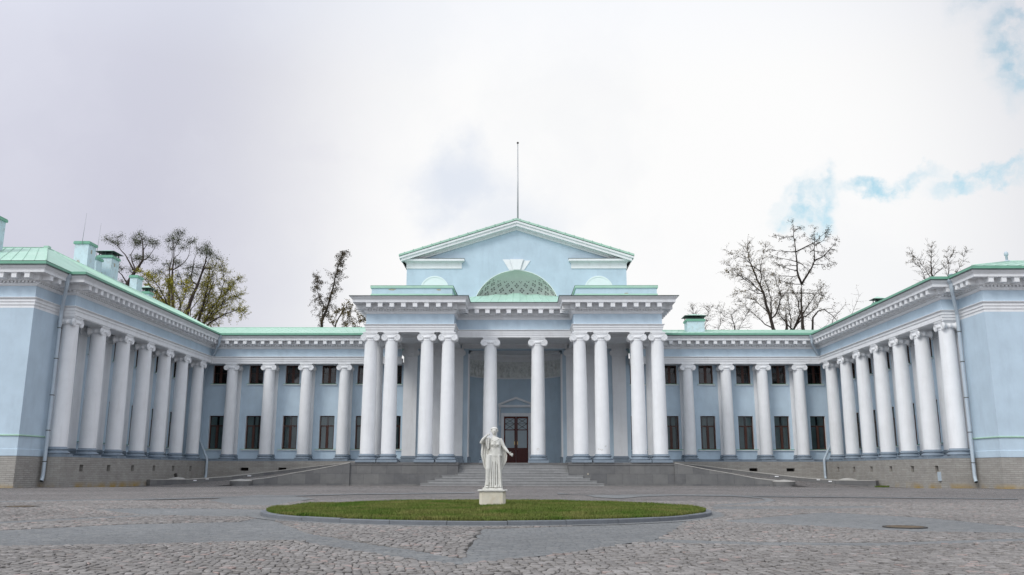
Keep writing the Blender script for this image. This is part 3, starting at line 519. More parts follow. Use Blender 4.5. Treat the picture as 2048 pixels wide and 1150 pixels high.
def blades(cx, cy, rad, count, hmin, hmax, hfun, name, rim=0):
    r = rad*np.sqrt(rng.random(count)); a = rng.random(count)*2*np.pi
    if rim: r[:rim] = rad-np.abs(rng.normal(0, .06, rim))
    x, y = r*np.cos(a), r*np.sin(a)
    pn = np.array([noise.noise(Vector((px*.9, py*.9, 3))) for px, py in zip(x, y)])
    h = (hmin+(hmax-hmin)*rng.random(count))*(1+.55*pn)
    if rim: h[:rim] *= 1.25
    z = np.array([hfun(px, py) for px, py in zip(x, y)])-.004
    th = rng.random(count)*np.pi; ln = rng.normal(0, .35, (count, 2))*h[:, None]; wv = .0035+.003*rng.random(count)
    dx, dy = np.cos(th)*wv, np.sin(th)*wv
    V = np.empty((count, 5, 3))
    V[:, 0] = np.stack([x-dx, y-dy, z], 1); V[:, 1] = np.stack([x+dx, y+dy, z], 1)
    V[:, 2] = np.stack([x+dx*.8+ln[:, 0]*.35, y+dy*.8+ln[:, 1]*.35, z+h*.6], 1); V[:, 3] = np.stack([x-dx*.8+ln[:, 0]*.35, y-dy*.8+ln[:, 1]*.35, z+h*.6], 1)
    V[:, 4] = np.stack([x+ln[:, 0], y+ln[:, 1], z+h], 1)
    me = bpy.data.meshes.new(name); me.vertices.add(count*5); me.vertices.foreach_set('co', V.reshape(-1))
    b = np.arange(count)*5
    loops = np.concatenate([np.stack([b, b+1, b+2, b+3], 1), np.stack([b+3, b+2, b+4, b+4], 1)[:, :3]], 1).reshape(-1)
    me.loops.add(len(loops)); me.loops.foreach_set('vertex_index', loops)
    st = np.empty((count, 2), int); st[:, 0] = np.arange(count)*7; st[:, 1] = st[:, 0]+4
    me.polygons.add(count*2); me.polygons.foreach_set('loop_start', st.reshape(-1))
    try: me.polygons.foreach_set('loop_total', np.tile([4, 3], count))
    except Exception: pass
    me.materials.append(MT['grass']); me.update(calc_edges=True); me.validate()
    o = bpy.data.objects.new(name, me); COL.objects.link(o); o.location = (cx, cy, 0); o['kind'] = 'stuff'
    return o
g = blades(CX, CY, CR-.12, 150000, .03, .065, gh, 'grass', rim=9000)
g['label'] = 'short green grass with straw patches inside the round kerb'
w_ = blades(23.6, -4.6, .45, 900, .05, .14, lambda x, y: gz(-5)-.0, 'grass_weeds'); w_['label'] = 'small tuft of weeds at the foot of the right wing plinth'
# ------------------------------------------------------------------ manhole covers
def manhole(x, y, r, label):
    t = empty('manhole_cover', (x, y, .018), label=label, cat='manhole cover')
    mb = MB(); mb.lathe([(r, 0), (r, .012), (r*.86, .012), (r*.86, .004)], n=32); mb.build('rim', 'iron', t)
    mb = MB(); mb.lathe([(0.001, .004), (r*.85, .004)], n=32)
    for k in range(-5, 6):
        yy = k*r*.15; hw = math.sqrt(max(0, (r*.82)**2-yy*yy)); mb.box(-hw, hw, yy-.02, yy+.02, .003, .011)
    mb.build('grate', 'rust', t)
manhole(6.6, -46.95, .34, 'round rusty manhole cover set in the grey paving right of the lawn')
manhole(-11.95, -39.6, .4, 'round rusty manhole cover in the cobbles at the far left edge')
# ------------------------------------------------------------------ the palace
pal = empty('palace', (0, 0, 0), label='pale blue neoclassical palace with white ionic portico and two colonnaded side wings', cat='palace')
# --- columns
def capital_mesh(name, Rt, hw, h, ab, mat_='white'):
    mb = MB(); rv = h*.49; d = Rt*.98
    for sx in (-1, 1):
        cx = sx*(hw-rv)
        pr = [(rv*f, y) for f, y in ((.98, -d), (1, -d+.02), (.98, -d+.09), (.72, -d+.2*d*2*.5), (.60, -.06), (.66, -.05), (.66, .05), (.60, .06), (.72, d-.2*d*2*.5), (.98, d-.09), (1, d-.02), (.98, d))]
        mb.lathe(pr, (cx, 0, rv), n=20, axis='y')
        for sy in (-1, 1):
            pts = []; rr = []
            for k in range(41):
                u = k/40; a = math.pi/2+sx*(-1)*u*2*math.pi*2.2; r = rv*(.93-.80*u)
                pts.append((cx+r*math.cos(a), sy*(d+.004), rv+r*math.sin(a))); rr.append(rv*(.10-.05*u))
            mb.tube(pts, rr, n=5)
            mb.ball((cx, sy*d, rv), rv*.14, n=8)
    for sy in (-1, 1):
        mb.box(-(hw-rv), hw-rv, sy*d*.86, sy*(d-.005), h*.60, h*.99)
        mb.tube([(-(hw-rv), sy*d, h*.96), (hw-rv, sy*d, h*.96)], rv*.10, n=5); mb.tube([(-(hw-rv)+rv*.2, sy*d, h*.62), (hw-rv-rv*.2, sy*d, h*.62)], rv*.08, n=5)
    mb.box(-(hw-rv), hw-rv, -d*.87, d*.87, h*.62, h*.985)
    mb.lathe([(Rt*.98, h*.02), (Rt*1.05, h*.06), (Rt*1.05, h*.13), (Rt*.99, h*.16), (Rt*1.0, h*.25), (Rt*1.16, h*.45), (Rt*1.18, h*.58), (Rt*1.1, h*.64)], n=28)
    for k in range(24):
        a = 2*math.pi*k/24; mb.ball((Rt*1.13*math.cos(a), Rt*1.13*math.sin(a), h*.47), Rt*.085, n=6, rz=h*.13)
    a0 = hw-rv*.62
    mb.box(-a0+.03, a0-.03, -d+.0, d-.0, h, h+ab*.4); mb.box(-a0, a0, -d-.03, d+.03, h+ab*.4, h+ab)
    return mb.mesh(name, (mat_,))
def base_mesh(name, Rb, h, sq):
    mb = MB(); hp = h*.30; w = Rb*sq
    mb.box(-w, w, -w, w, 0, hp)
    t = h-hp; z = hp
    pr = [(Rb*1.0, z), (Rb*1.28, z)]
    for k in range(7):
        a = -math.pi/2+math.pi*k/6; pr.append((Rb*1.26+t*.14*math.cos(a), z+t*.15+t*.15*math.sin(a)))
    pr += [(Rb*1.20, z+t*.32), (Rb*1.12, z+t*.42), (Rb*1.10, z+t*.52), (Rb*1.14, z+t*.58)]
    for k in range(7):
        a = -math.pi/2+math.pi*k/6; pr.append((Rb*1.13+t*.10*math.cos(a), z+t*.69+t*.10*math.sin(a)))
    pr += [(Rb*1.07, z+t*.82), (Rb*1.05, z+t*.90), (Rb*1.0, z+t)]
    mb.lathe(pr, n=36)
    return mb.mesh(name, ('bluegrey',))
def shaft_mesh(name, Rb, Rt, z0, z1):
    mb = MB(); pr = []
    for k in range(15):
        u = k/14; r = Rt+(Rb-Rt)*math.cos(u*math.pi/2*.98)**.9 if u > 0 else Rb
        r = Rb-(Rb-Rt)*(u**1.7); pr.append((r, z0+(z1-z0)*u))
    mb.lathe(pr, n=40); return mb.mesh(name, ('white',))
def column_proto(Rb, Rt, H, hb, hc, ab, hw, sq):
    """shaft with base and capital as its own pieces; origin at the foot of the plinth block"""
    s = bpy.data.objects.new('column', shaft_mesh('column', Rb, Rt, hb-.001, H-ab-hc*.72)); COL.objects.link(s); s.parent = pal
    b = bpy.data.objects.new('column_base', base_mesh('column_base', Rb, hb, sq)); COL.objects.link(b); b.parent = s
    c = bpy.data.objects.new('capital', capital_mesh('capital', Rt, hw, hc, ab)); COL.objects.link(c); c.parent = s; c.location.z = H-ab-hc
    return s
XC = -.06
PC_X = (10.30, 8.82, 6.24, 4.72)
cp = column_proto(.515, .435, 10.62-1.45, .58, .52, .12, .70, 1.37)
first = True
for sx in (-1, 1):
    for x in PC_X:
        l = (XC+sx*x, 0, 1.45)
        if first: cp.location = l; first = False
        else: copy_tree(cp, pal, l, 0)
    copy_tree(cp, pal, (XC+sx*10.30, 2.75, 1.45), 0)
for sx in (-1, 1): copy_tree(cp, pal, (XC+sx*1.77, 2.6, 1.45), 0, (1.05, 1.05, 1.0))
wp = column_proto(.472, .415, 9.32-1.60, .54, .45, .09, .64, 1.25)
YL = [5.94-3.28*k for k in range(7)]; YR = [6.39-3.12*k for k in range(7)]
AL, AR = 24.95, 24.87
WY, WXL, WXR = 8.93, 25.98, 25.90
BLX = (-22.9, -19.9, -16.88, -13.78); BRX = (13.86, 16.95, 19.87, 22.8)
first = True
for x in BLX+BRX:
    l = (x, 8.0, 1.60)
    if first: wp.location = l; first = False
    else: copy_tree(wp, pal, l, 0)
for y in YL: copy_tree(wp, pal, (-AL, y, 1.60), math.pi/2)
for y in YR: copy_tree(wp, pal, (AR, y, 1.60), -math.pi/2)
# --- pilasters: flat shaft, base, capital
def pilaster_proto(hwid, dep, H, hb, hc, ab, capm, capscale):
    mb = MB(); mb.box(-hwid, hwid, -dep, .1, hb, H-ab-hc*.8)
    s = mb.build('pilaster', 'white', pal)
    mb = MB(); mb.box(-hwid*1.28, hwid*1.28, -dep*1.9, .1, 0, hb*.3); mb.box(-hwid*1.2, hwid*1.2, -dep*1.7, .1, hb*.32, hb*.50); mb.box(-hwid*1.08, hwid*1.08, -dep*1.25, .1, hb*.5, hb*.68)
    mb.box(-hwid*1.14, hwid*1.14, -dep*1.5, .1, hb*.68, hb*.86); mb.box(-hwid*1.05, hwid*1.05, -dep*1.15, .1, hb*.86, hb)
    mb.build('pilaster_base', 'bluegrey', s)
    c = bpy.data.objects.new('capital', capm); COL.objects.link(c); c.parent = s; c.location = (0, -dep+.10, H-ab-hc); c.scale = capscale
    return s
pcap = [x for x in bpy.data.objects if x.parent == cp and x.name.startswith('capital')][0].data
wcap = [x for x in bpy.data.objects if x.parent == wp and x.name.startswith('capital')][0].data
pp = pilaster_proto(.55, .14, 10.62-1.45, .58, .52, .12, pcap, (1.08, .5, 1))
first = True
for x in (8.45, 6.24, 4.72):
    for sx in (-1, 1):
        l = (XC+sx*x, 8.3, 1.45)
        if first: pp.location = l; first = False
        else: copy_tree(pp, pal, l, 0)
wpp = pilaster_proto(.48, .12, 9.32-1.60, .54, .45, .09, wcap, (.95, .5, 1))
first = True
for x in BLX+BRX:
    l = (x, WY, 1.60)
    if first: wpp.location = l; first = False
    else: copy_tree(wpp, pal, l, 0)
for y in YL: copy_tree(wpp, pal, (-WXL, y, 1.60), math.pi/2)
for y in YR: copy_tree(wpp, pal, (WXR, y, 1.60), -math.pi/2)
# --- windows
def window_proto(w, h, tr, sill):
    mb = MB(); a = .065; d0, d1 = -.03, .03
    mb.box(-w/2, -w/2+a, d0, d1, 0, h); mb.box(w/2-a, w/2, d0, d1, 0, h); mb.box(-w/2+a, w/2-a, d0, d1, 0, a); mb.box(-w/2+a, w/2-a, d0, d1, h-a, h)
    zt = h*tr if tr else h-a
    mb.box(-.055, .055, d0-.012, d1, a, zt)
    if tr: mb.box(-w/2+a, w/2-a, d0-.008, d1, zt, zt+.085)
    for sx in (-1, 1): mb.box(sx*.055, sx*.10, d0, d1, a, zt); mb.box(sx*(w/2-a), sx*(w/2-a-.04), d0, d1, a, zt)
    if not tr: mb.box(-w/2+a, w/2-a, d0+.01, d1-.01, h*.56, h*.56+.03)
    f = mb.build('window', 'frame', pal)
    mb = MB(); mb.quad((-w/2+a/2, .01, a/2), (w/2-a/2, .01, a/2), (w/2-a/2, .01, h-a/2), (-w/2+a/2, .01, h-a/2)); mb.build('pane', 'glass', f)
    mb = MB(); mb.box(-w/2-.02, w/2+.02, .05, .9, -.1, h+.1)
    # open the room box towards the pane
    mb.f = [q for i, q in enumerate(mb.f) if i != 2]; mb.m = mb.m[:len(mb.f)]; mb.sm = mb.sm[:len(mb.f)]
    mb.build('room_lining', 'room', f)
    if tr:
        for sx in (-1, 1):
            mb = MB(); n = 14; vs = []
            for k in range(n+1):
                u = k/n; x = sx*(w/2-.03-u*(w*.40)); y = .12+.022*math.sin(u*38); vs += [(x, y, .05), (x, y, h-.06)]
            mb.add(vs, [(2*k, 2*k+2, 2*k+3, 2*k+1) for k in range(n)], 0, True); mb.build('curtain', 'curtain', f)
    mb = MB(); mb.box(-w/2-sill, w/2+sill, -.40, -.0, -.045, -.005); mb.build('sill', 'roofedge', f)
    mb = MB(); mb.box(-w/2-sill+.02, w/2+sill-.02, -.38, -.0, -.12, -.047); mb.build('sill_moulding', 'white', f)
    return f
wl = window_proto(1.2, 2.65, .68, .28); wu = window_proto(1.16, 1.52, None, .12)
LXW = (-24.25, -21.27, -18.28, -15.28, -12.36, -9.9); RXW = (9.95, 12.6, 15.55, 18.6, 21.5, 24.4)
LZ, UZ = 2.58, 7.82
DEP = .27
first = [True, True]
def put_window(p, loc, rz, i):
    if first[i]: p.location = loc; p.rotation_euler.z = rz; first[i] = False
    else: copy_tree(p, pal, loc, rz)
for x in LXW+RXW:
    put_window(wl, (x, WY+DEP, LZ), 0, 0); put_window(wu, (x, WY+DEP, UZ), 0, 1)
wyl = [y-1.64 for y in YL[:6]]; wyr = [y-1.56 for y in YR[:6]]
for y in wyl: put_window(wl, (-WXL-DEP, y, LZ), math.pi/2, 0); put_window(wu, (-WXL-DEP, y, UZ), math.pi/2, 1)
for y in wyr: put_window(wl, (WXR+DEP, y, LZ), -math.pi/2, 0); put_window(wu, (WXR+DEP, y, UZ), -math.pi/2, 1)
# small high windows in the pavilion fronts
YNL, YNR = YL[6]-.55, YR[6]-.55
YPL, YPR = -16.8, -15.5
XPL, XPR = -25.40, 25.45
mbw = MB(); mbw.box(-.75, -.68, -.03, .03, 0, .62); mbw.box(.68, .75, -.03, .03, 0, .62); mbw.box(-.68, .68, -.03, .03, 0, .07); mbw.box(-.68, .68, -.03, .03, .55, .62); mbw.box(-.03, .03, -.035, .03, .07, .55)
aw = mbw.build('attic_window', 'frame', pal); mbw = MB(); mbw.quad((-.7, .01, .04), (.7, .01, .04), (.7, .01, .58), (-.7, .01, .58)); mbw.build('pane', 'glass', aw)
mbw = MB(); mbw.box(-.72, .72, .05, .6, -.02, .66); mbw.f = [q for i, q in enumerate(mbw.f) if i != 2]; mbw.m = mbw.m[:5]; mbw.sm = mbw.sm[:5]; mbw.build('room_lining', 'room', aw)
aw.location = (28.15, YPR+.2, 9.9); aw2 = copy_tree(aw, pal, (-28.5, YPL+.2, 9.9), 0)
# --- walls
def ops_for(centres, p0, sgn=1):
    r = []
    for c in centres:
        s = abs(c-p0); r += [(s-.6, s+.6, LZ, LZ+2.65), (s-.58, s+.58, UZ, UZ+1.52)]
    return r
mb = MB()
wall(mb, (-WXL, WY), (-9.06, WY), 1.55, 9.4, ops_for(LXW, -WXL), DEP+.02)
wall(mb, (9.23, WY), (WXR, WY), 1.55, 9.4, ops_for(RXW, 9.23), DEP+.02)
wall(mb, (-WXL, YNL+.25), (-WXL, WY), 1.55, 9.4, ops_for(wyl, YNL+.25), DEP+.02)
wall(mb, (WXR, WY), (WXR, YNR+.25), 1.55, 9.4, ops_for(wyr, WY), DEP+.02)
halves(mb, 'colonnade_wall', ('blue', 'white'), pal)
# end returns of the colonnades and the pavilions
mb = MB()
aw_s = 28.15-XPR
wall(mb, (XPL, YPL), (XPL, YNL+.02), 1.62, 9.32); wall(mb, (-44, YPL), (XPL, YPL), 1.62, 9.32)
wall(mb, (XPR, YNR+.02), (XPR, YPR), 1.62, 9.32); wall(mb, (XPR, YPR), (44, YPR), 1.62, 9.32)
mb.box(-44, -44.3, YPL, 12, -.3, 11.4); mb.box(44, 44.3, YPR, 12, -.3, 11.4)
halves(mb, 'pavilion_wall', ('blue', 'white'), pal)
mb = MB()   # the two end piers: pilaster-like returns beside the first column
mb.box(-26.3, XPL+.0, YNL, YNL+.26, 1.6, 9.32); mb.box(XPR, 26.2, YNR, YNR+.26, 1.6, 9.32)
mb.box(XPL-.85, XPL, YNL+.26, YNL+.9, 2.13, 9.32); mb.box(XPR, XPR+.85, YNR+.26, YNR+.9, 2.13, 9.32)
halves(mb, 'end_pier', 'white', pal)
mb = MB()   # base course of the wall recess and sill band
for x0, x1 in ((-WXL, -9.12), (9.24, WXR)): mb.box(x0, x1, WY-.08, WY+.01, 1.6, 1.80)
mb.box(-WXL-.01, -WXL+.08, YNL+.26, WY-.08, 1.6, 1.80); mb.box(WXR-.08, WXR+.01, YNR+.26, WY-.08, 1.6, 1.80)
halves(mb, 'base_course', 'bluegrey', pal)
mb = MB()   # thin green string course on the pavilions
sweep(mb, [(-44, YPL), (XPL, YPL), (XPL, YNL)], [(0, 2.61), (.06, 2.63), (.06, 2.67), (0, 2.70)]); sweep(mb, [(XPR, YNR), (XPR, YPR), (44, YPR)], [(0, 2.61), (.06, 2.63), (.06, 2.67), (0, 2.70)])
halves(mb, 'string_course', 'string', pal)
mb = MB(); sweep(mb, [(-44, YPL), (XPL, YPL), (XPL, YNL)], [(0, 1.60), (.035, 1.62), (.035, 1.95), (0, 1.97)]); sweep(mb, [(XPR, YNR), (XPR, YPR), (44, YPR)], [(0, 1.60), (.035, 1.62), (.035, 1.95), (0, 1.97)])
halves(mb, 'base_band', 'blue', pal)
# --- plinth
PTHL = [(-44, YPL), (XPL, YPL), (XPL, YNL-.05), (-24.38, YNL-.05), (-24.38, 7.43), (-11.6, 7.43)]
PTHR = [(11.4, 7.43), (24.30, 7.43), (24.30, YNR-.05), (XPR, YNR-.05), (XPR, YPR), (44, YPR)]
mb = MB()
for path, vents in ((PTHL, 'L'), (PTHR, 'R')):
    P = offset_path(path, .03)
    for i in range(len(P)-1):
        a, b = P[i], P[i+1]; L = (b-a).length; ops = []
        if (path is PTHL and i == 3) or (path is PTHR and i == 1):
            for y in (wyl if path is PTHL else wyr): s = abs(y-a.y); ops.append((s-.22, s+.22, .82, 1.2))
        if (path is PTHL and i == 4) or (path is PTHR and i == 0):
            for x in (LXW[1:4] if path is PTHL else RXW[2:5]): s = abs(x-a.x); ops.append((s-.32, s+.32, .86, 1.10))
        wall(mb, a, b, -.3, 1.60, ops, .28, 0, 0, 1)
    # top of plinth
top = [(-44, YPL), (XPL, YPL), (XPL, YNL), (-24.47, YNL-.03), (-24.47, 7.52), (-9.1, 7.52), (-9.1, 9.4), (-26.4, 9.4), (-26.4, -10), (-44, -10)]
for i in range(1):
    mb.quad((-26.4, YNL-.07, 1.6), (-24.36, YNL-.07, 1.6), (-24.36, 7.41, 1.6), (-26.4, 7.41, 1.6)); mb.quad((-26.4, 7.41, 1.6), (-9.1, 7.41, 1.6), (-9.1, 9.4, 1.6), (-26.4, 9.4, 1.6))
    mb.quad((24.28, YNR-.07, 1.6), (26.3, YNR-.07, 1.6), (26.3, 7.41, 1.6), (24.28, 7.41, 1.6)); mb.quad((9.1, 7.41, 1.6), (26.3, 7.41, 1.6), (26.3, 9.4, 1.6), (9.1, 9.4, 1.6))
    sweep(mb, [(-44, YPL), (XPL, YPL), (XPL, YNL)], [(.03, 1.6), (-.1, 1.6)]); sweep(mb, [(XPR, YNR), (XPR, YPR), (44, YPR)], [(.03, 1.6), (-.1, 1.6)])
halves(mb, 'plinth', ('stone', 'room'), pal)
mb = MB()   # grey-blue step under the colonnade bases
mb.box(-26.2, -24.44, YNL-.03, 7.9, 1.595, 1.66); mb.box(24.36, 26.1, YNR-.03, 7.9, 1.595, 1.66); mb.box(-24.4, -9.3, 7.46, 8.9, 1.595, 1.658); mb.box(9.3, 24.4, 7.46, 8.9, 1.595, 1.658)
halves(mb, 'colonnade_floor', 'bluegrey', pal)
mb = MB(); mb.box(24.20, 24.27, -11.25, -10.95, .35, .85); mb.build('meter_cabinet', 'zinc', pal, label='small grey metal hatch on the right wing plinth')
# --- entablatures
SIDE = 9.14
PW = [(-44, YPL), (XPL, YPL), (XPL, YNL), (-24.55, YNL), (-24.55, 7.58), (-SIDE, 7.58)], [(SIDE+.06, 7.58), (24.47, 7.58), (24.47, YNR), (XPR, YNR), (XPR, YPR), (44, YPR)]
PP = [[(XC-10.63, 8.25), (XC-10.63, -.45), (XC-4.30, -.45), (XC-4.30, 2.1), (XC+4.30, 2.1), (XC+4.30, -.45), (XC+10.63, -.45), (XC+10.63, 8.25)]]
def entabl(paths, za, zf, zc, zt, out, sp, bw, edge, mitre_skip, tag_):
    arch = MB(); fr = MB(); co = MB(); den = MB(); h = zf-za; hc = zt-zc
    for path in paths:
        sweep(arch, path, [(-.75, za), (.0, za), (.0, za+h*.29), (.04, za+h*.29), (.04, za+h*.58), (.08, za+h*.58), (.08, za+h*.84), (.11, za+h*.84), (.17, za+h*.95), (.17, za+h), (0, za+h+.02)])
        sweep(arch, path, [(-.75, za+.5), (-.75, za)])
        sweep(fr, path, [(0, zf), (0, zc)])
        sweep(co, path, [(0, zc), (.03, zc), (.03, zc+hc*.03), (.07, zc+hc*.03), (.09, zc+hc*.08), (.13, zc+hc*.11), (.13, zc+hc*.15), (.06, zc+hc*.15), (.06, zc+hc*.28), (.20, zc+hc*.28), (.24, zc+hc*.32), (.24, zc+hc*.64),
              (out*.82, zc+hc*.64), (out*.82, zc+hc*.80), (out*.84, zc+hc*.81), (out*.86, zc+hc*.85), (out*.92, zc+hc*.90), (out*.97, zc+hc*.97), (out, zc+hc*.98), (out, zc+hc)])
        blocks(co, path, .24, out*.76, zc+hc*.345, zc+hc*.60, sp, bw, edge, skip=mitre_skip.get(id(path), ()))
        blocks(co, path, .24, out*.78, zc+hc*.59, zc+hc*.638, sp, bw*1.25, edge, skip=mitre_skip.get(id(path), ()))
        blocks(co, path, .06, .17, zc+hc*.175, zc+hc*.281, .20, .11, .12)
    cuts = (0,) if tag_ == 'w' else ()
    halves(arch, 'architrave', 'white', pal, cuts); halves(fr, 'frieze', 'blue', pal, cuts); halves(co, 'cornice', 'white', pal, cuts)
entabl(PW, 9.32, 9.88, 10.50, 11.44, .90, .70, .27, .42, {}, 'w')
entabl(PP, 10.62, 11.18, 11.93, 13.04, 1.06, .79, .32, .5, {}, 'p')
# soffits (ceilings) behind the architraves
mb = MB()
mb.box(-26.25, -24.5, YNL+.05, 9.3, 9.36, 9.5); mb.box(24.42, 26.15, YNR+.05, 9.3, 9.36, 9.5); mb.box(-24.5, -9.1, 7.6, 9.3, 9.36, 9.5); mb.box(9.2, 24.42, 7.6, 9.3, 9.36, 9.5)
halves(mb, 'colonnade_ceiling', 'white', pal); mb = MB()
mb.box(XC-10.5, XC+10.5, 2.3, 8.3, 10.95, 11.1); mb.box(XC-10.5, XC-4.4, -.3, 2.3, 10.95, 11.1); mb.box(XC+4.4, XC+10.5, -.3, 2.3, 10.95, 11.1)
for x in (-10.3, -4.75, 4.75, 10.3): mb.box(XC+x-.38, XC+x+.38, .3, 8.2, 10.63, 10.95)
mb.box(XC-10.0, XC+10.0, 2.25, 2.95, 10.625, 10.95)
for x0, x1 in ((-9.8, -5.2), (-4.3, 4.3), (5.2, 9.8)):
    mb.box(XC+x0, XC+x1, 8.02, 8.3, 10.63, 10.95); mb.box(XC+x0, XC+x1, 7.92, 8.02, 10.80, 10.95)
    k = XC+x0+.1
    while k < XC+x1-.1: mb.box(k, k+.10, 7.94, 8.02, 10.68, 10.78); k += .18
mb.build('portico_ceiling', 'white', pal)
# --- central block walls, apse and upper vault
GX0, GX1, GY = -9.05, 9.22, 8.3
mb = MB()
AX0, AX1 = -3.83, 3.80
wall(mb, (GX0, GY), (GX1, GY), 1.4, 10.98, [(AX0-GX0, AX1-GX0, 1.4, 10.55)], .62, 0, 0)
wall(mb, (GX0, 22), (GX0, GY), 1.4, 17.3); wall(mb, (GX1, GY), (GX1, 22), 1.4, 17.3); wall(mb, (GX1, 22), (GX0, 22), 1.4, 17.3)
# curved back of the apse
n = 40; AY = GY+.62; AD = 2.95; xc = (AX0+AX1)/2; ar = (AX1-AX0)/2
cur = [(xc-ar*math.cos(math.pi*k/n), AY+AD*math.sin(math.pi*k/n)) for k in range(n+1)]
for a, b in zip(cur, cur[1:]): mb.add([(a[0], a[1], 1.4), (b[0], b[1], 1.4), (b[0], b[1], 10.6), (a[0], a[1], 10.6)], [(0, 1, 2, 3)], 0, True)
mb.add([(p[0], p[1], 10.55) for p in cur], [tuple(range(n, -1, -1))], 1)
mb.build('central_wall', ('blue', 'white'), pal)
mb = MB(); sweep(mb, cur, [(0, 9.98), (.05, 9.98), (.05, 10.2), (.09, 10.2), (.09, 10.38), (.2, 10.42), (.26, 10.55)]); mb.build('apse_cornice', 'white', pal); mb = MB(); sweep(mb, cur, [(0, 8.50), (.07, 8.50), (.07, 8.58), (0, 8.60)]); mb.build('apse_moulding', 'white', pal)
mb = MB()
for sx, X in ((1, AX0), (-1, AX1)):
    mb.box(X-.02*sx, X-.02*sx+sx*.14, GY+.22, GY+.62, 1.95, 10.2); mb.box(X-.02*sx, X-.02*sx+sx*.10, GY-.03, GY+.15, 1.95, 10.2)
halves(mb, 'apse_jamb', 'white', pal)
mb = MB()
for sx, X in ((1, AX0), (-1, AX1)): mb.box(X, X+sx*.22, GY+.15, GY+.7, 1.45, 1.98)
halves(mb, 'apse_jamb_base', 'bluegrey', pal)
# relief of figures round the apse
mb = MB(); rr = random.Random(5)
def at_curve(u, z, d):
    a = math.pi*u; p = Vector((xc-ar*math.cos(a), AY+AD*math.sin(a))); q = Vector((math.cos(a)/ar, -math.sin(a)/AD)); q.normalize(); p = p+q*d; return (p.x, p.y, z)
for i in range(n): pass
prev = None
for k in range(41):
    p = at_curve(k/40, 0, .02)
    if prev: mb.add([(prev[0], prev[1], 8.58), (p[0], p[1], 8.58), (p[0], p[1], 9.97), (prev[0], prev[1], 9.97)], [(0, 1, 2, 3)], 0, True)
    prev = p
u = .07; k = 0
while u < .95:
    kind = rr.choice(('stand', 'stand', 'walk', 'sit', 'pair')) if not .42 < u < .58 else ('stand' if u < .53 else 'sit')
    def pt(du, z): return at_curve(min(.98, max(.02, u+du)), z, .045)
    H = 1.15 if kind != 'sit' else .75; z0 = 8.64; lean = rr.uniform(-.008, .008)
    mb.ball(pt(lean, z0+H*.93), .075, 8, rz=.09)
    mb.tube([pt(lean, z0+H*.84), pt(lean*.6, z0+H*.68), pt(0, z0+H*.5)], [.075, .125, .095], 7)
    if kind == 'sit':
        mb.tube([pt(0, z0+.38), pt(.028, z0+.36), pt(.036, z0+.02)], [.1, .085, .05], 6); mb.box(*[c for c in (pt(0, 0)[0]-.16, pt(0, 0)[0]+.16, pt(0, 0)[1]-.03, pt(0, 0)[1]+.08)], z0, z0+.3)
    else:
        st = .018 if kind == 'walk' else .007
        mb.tube([pt(0, z0+H*.5), pt(-st*.6, z0+H*.25), pt(-st, z0)], [.10, .075, .05], 6); mb.tube([pt(0, z0+H*.5), pt(st*.7, z0+H*.27), pt(st, z0)], [.10, .07, .05], 6)
        if rr.random() < .6: mb.tube([pt(-.004, z0+H*.6), pt(-.012, z0+.1)], [.13, .16], 6)
    s = rr.choice((-1, 1))
    mb.tube([pt(lean+s*.012, z0+H*.79), pt(s*.03, z0+H*rr.uniform(.6, .75)), pt(s*.042, z0+H*rr.uniform(.6, 1.0))], [.04, .033, .025], 5)
    mb.tube([pt(lean-s*.012, z0+H*.79), pt(-s*.022, z0+H*.62), pt(-s*.016, z0+H*.45)], [.04, .033, .025], 5)
    u += rr.uniform(.040, .062) if kind != 'sit' else .075
mb.build('relief_frieze', 'relief', pal)
# door with surround and small pediment
DY = 11.72
d = MB()
for x0, x1 in ((-.98, .03), (.05, 1.06)):
    c = (x0+x1)/2; fz = .12
    d.box(x0, x0+fz, DY, DY+.06, 1.5, 5.36); d.box(x1-fz, x1, DY, DY+.06, 1.5, 5.36); d.box(x0+fz, x1-fz, DY, DY+.06, 1.5, 1.75); d.box(x0+fz, x1-fz, DY, DY+.06, 2.55, 2.75); d.box(x0+fz, x1-fz, DY, DY+.06, 5.2, 5.36)
    d.box(x0+fz, x1-fz, DY+.03, DY+.05, 1.75, 2.55); d.box(x0+fz+.1, x1-fz-.1, DY+.012, DY+.04, 1.85, 2.45)
    d.box(x0+fz, x1-fz, DY+.01, DY+.05, 4.2, 4.27)
door = d.build('door', 'door', pal)
mb = MB()
for c in (-.475, .555):
    mb.quad((c-.39, DY+.045, 2.75), (c+.39, DY+.045, 2.75), (c+.39, DY+.045, 5.2), (c-.39, DY+.045, 5.2))
mb.build('pane', 'glass', door)
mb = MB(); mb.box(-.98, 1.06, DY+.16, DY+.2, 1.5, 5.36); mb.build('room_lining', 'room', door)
mb = MB()
for c in (-.475, .555):
    for z0, z1 in ((4.27, 4.73), (4.75, 5.2)):
        for s in (-1, 1): mb.tube([(c-s*.38, DY+.02, z0), (c+s*.38, DY+.02, z1)], .018, 4)
    mb.box(c-.39, c+.39, DY+.005, DY+.03, 4.725, 4.755)
mb.build('glazing_bars', 'iron', door)
mb = MB()
for c in (-.08, .16): mb.ball((c, DY-.05, 3.15), .035, 8); mb.tube([(c, DY, 3.15), (c, DY-.05, 3.15)], .012, 6); mb.box(c-.03, c+.03, DY-.012, DY, 3.02, 3.28)
for c in (-.10, .18): mb.ball((c, DY-.03, 2.65), .02, 6)
mb.build('handle', 'brass', door)
mb = MB(); Y0 = DY-.10
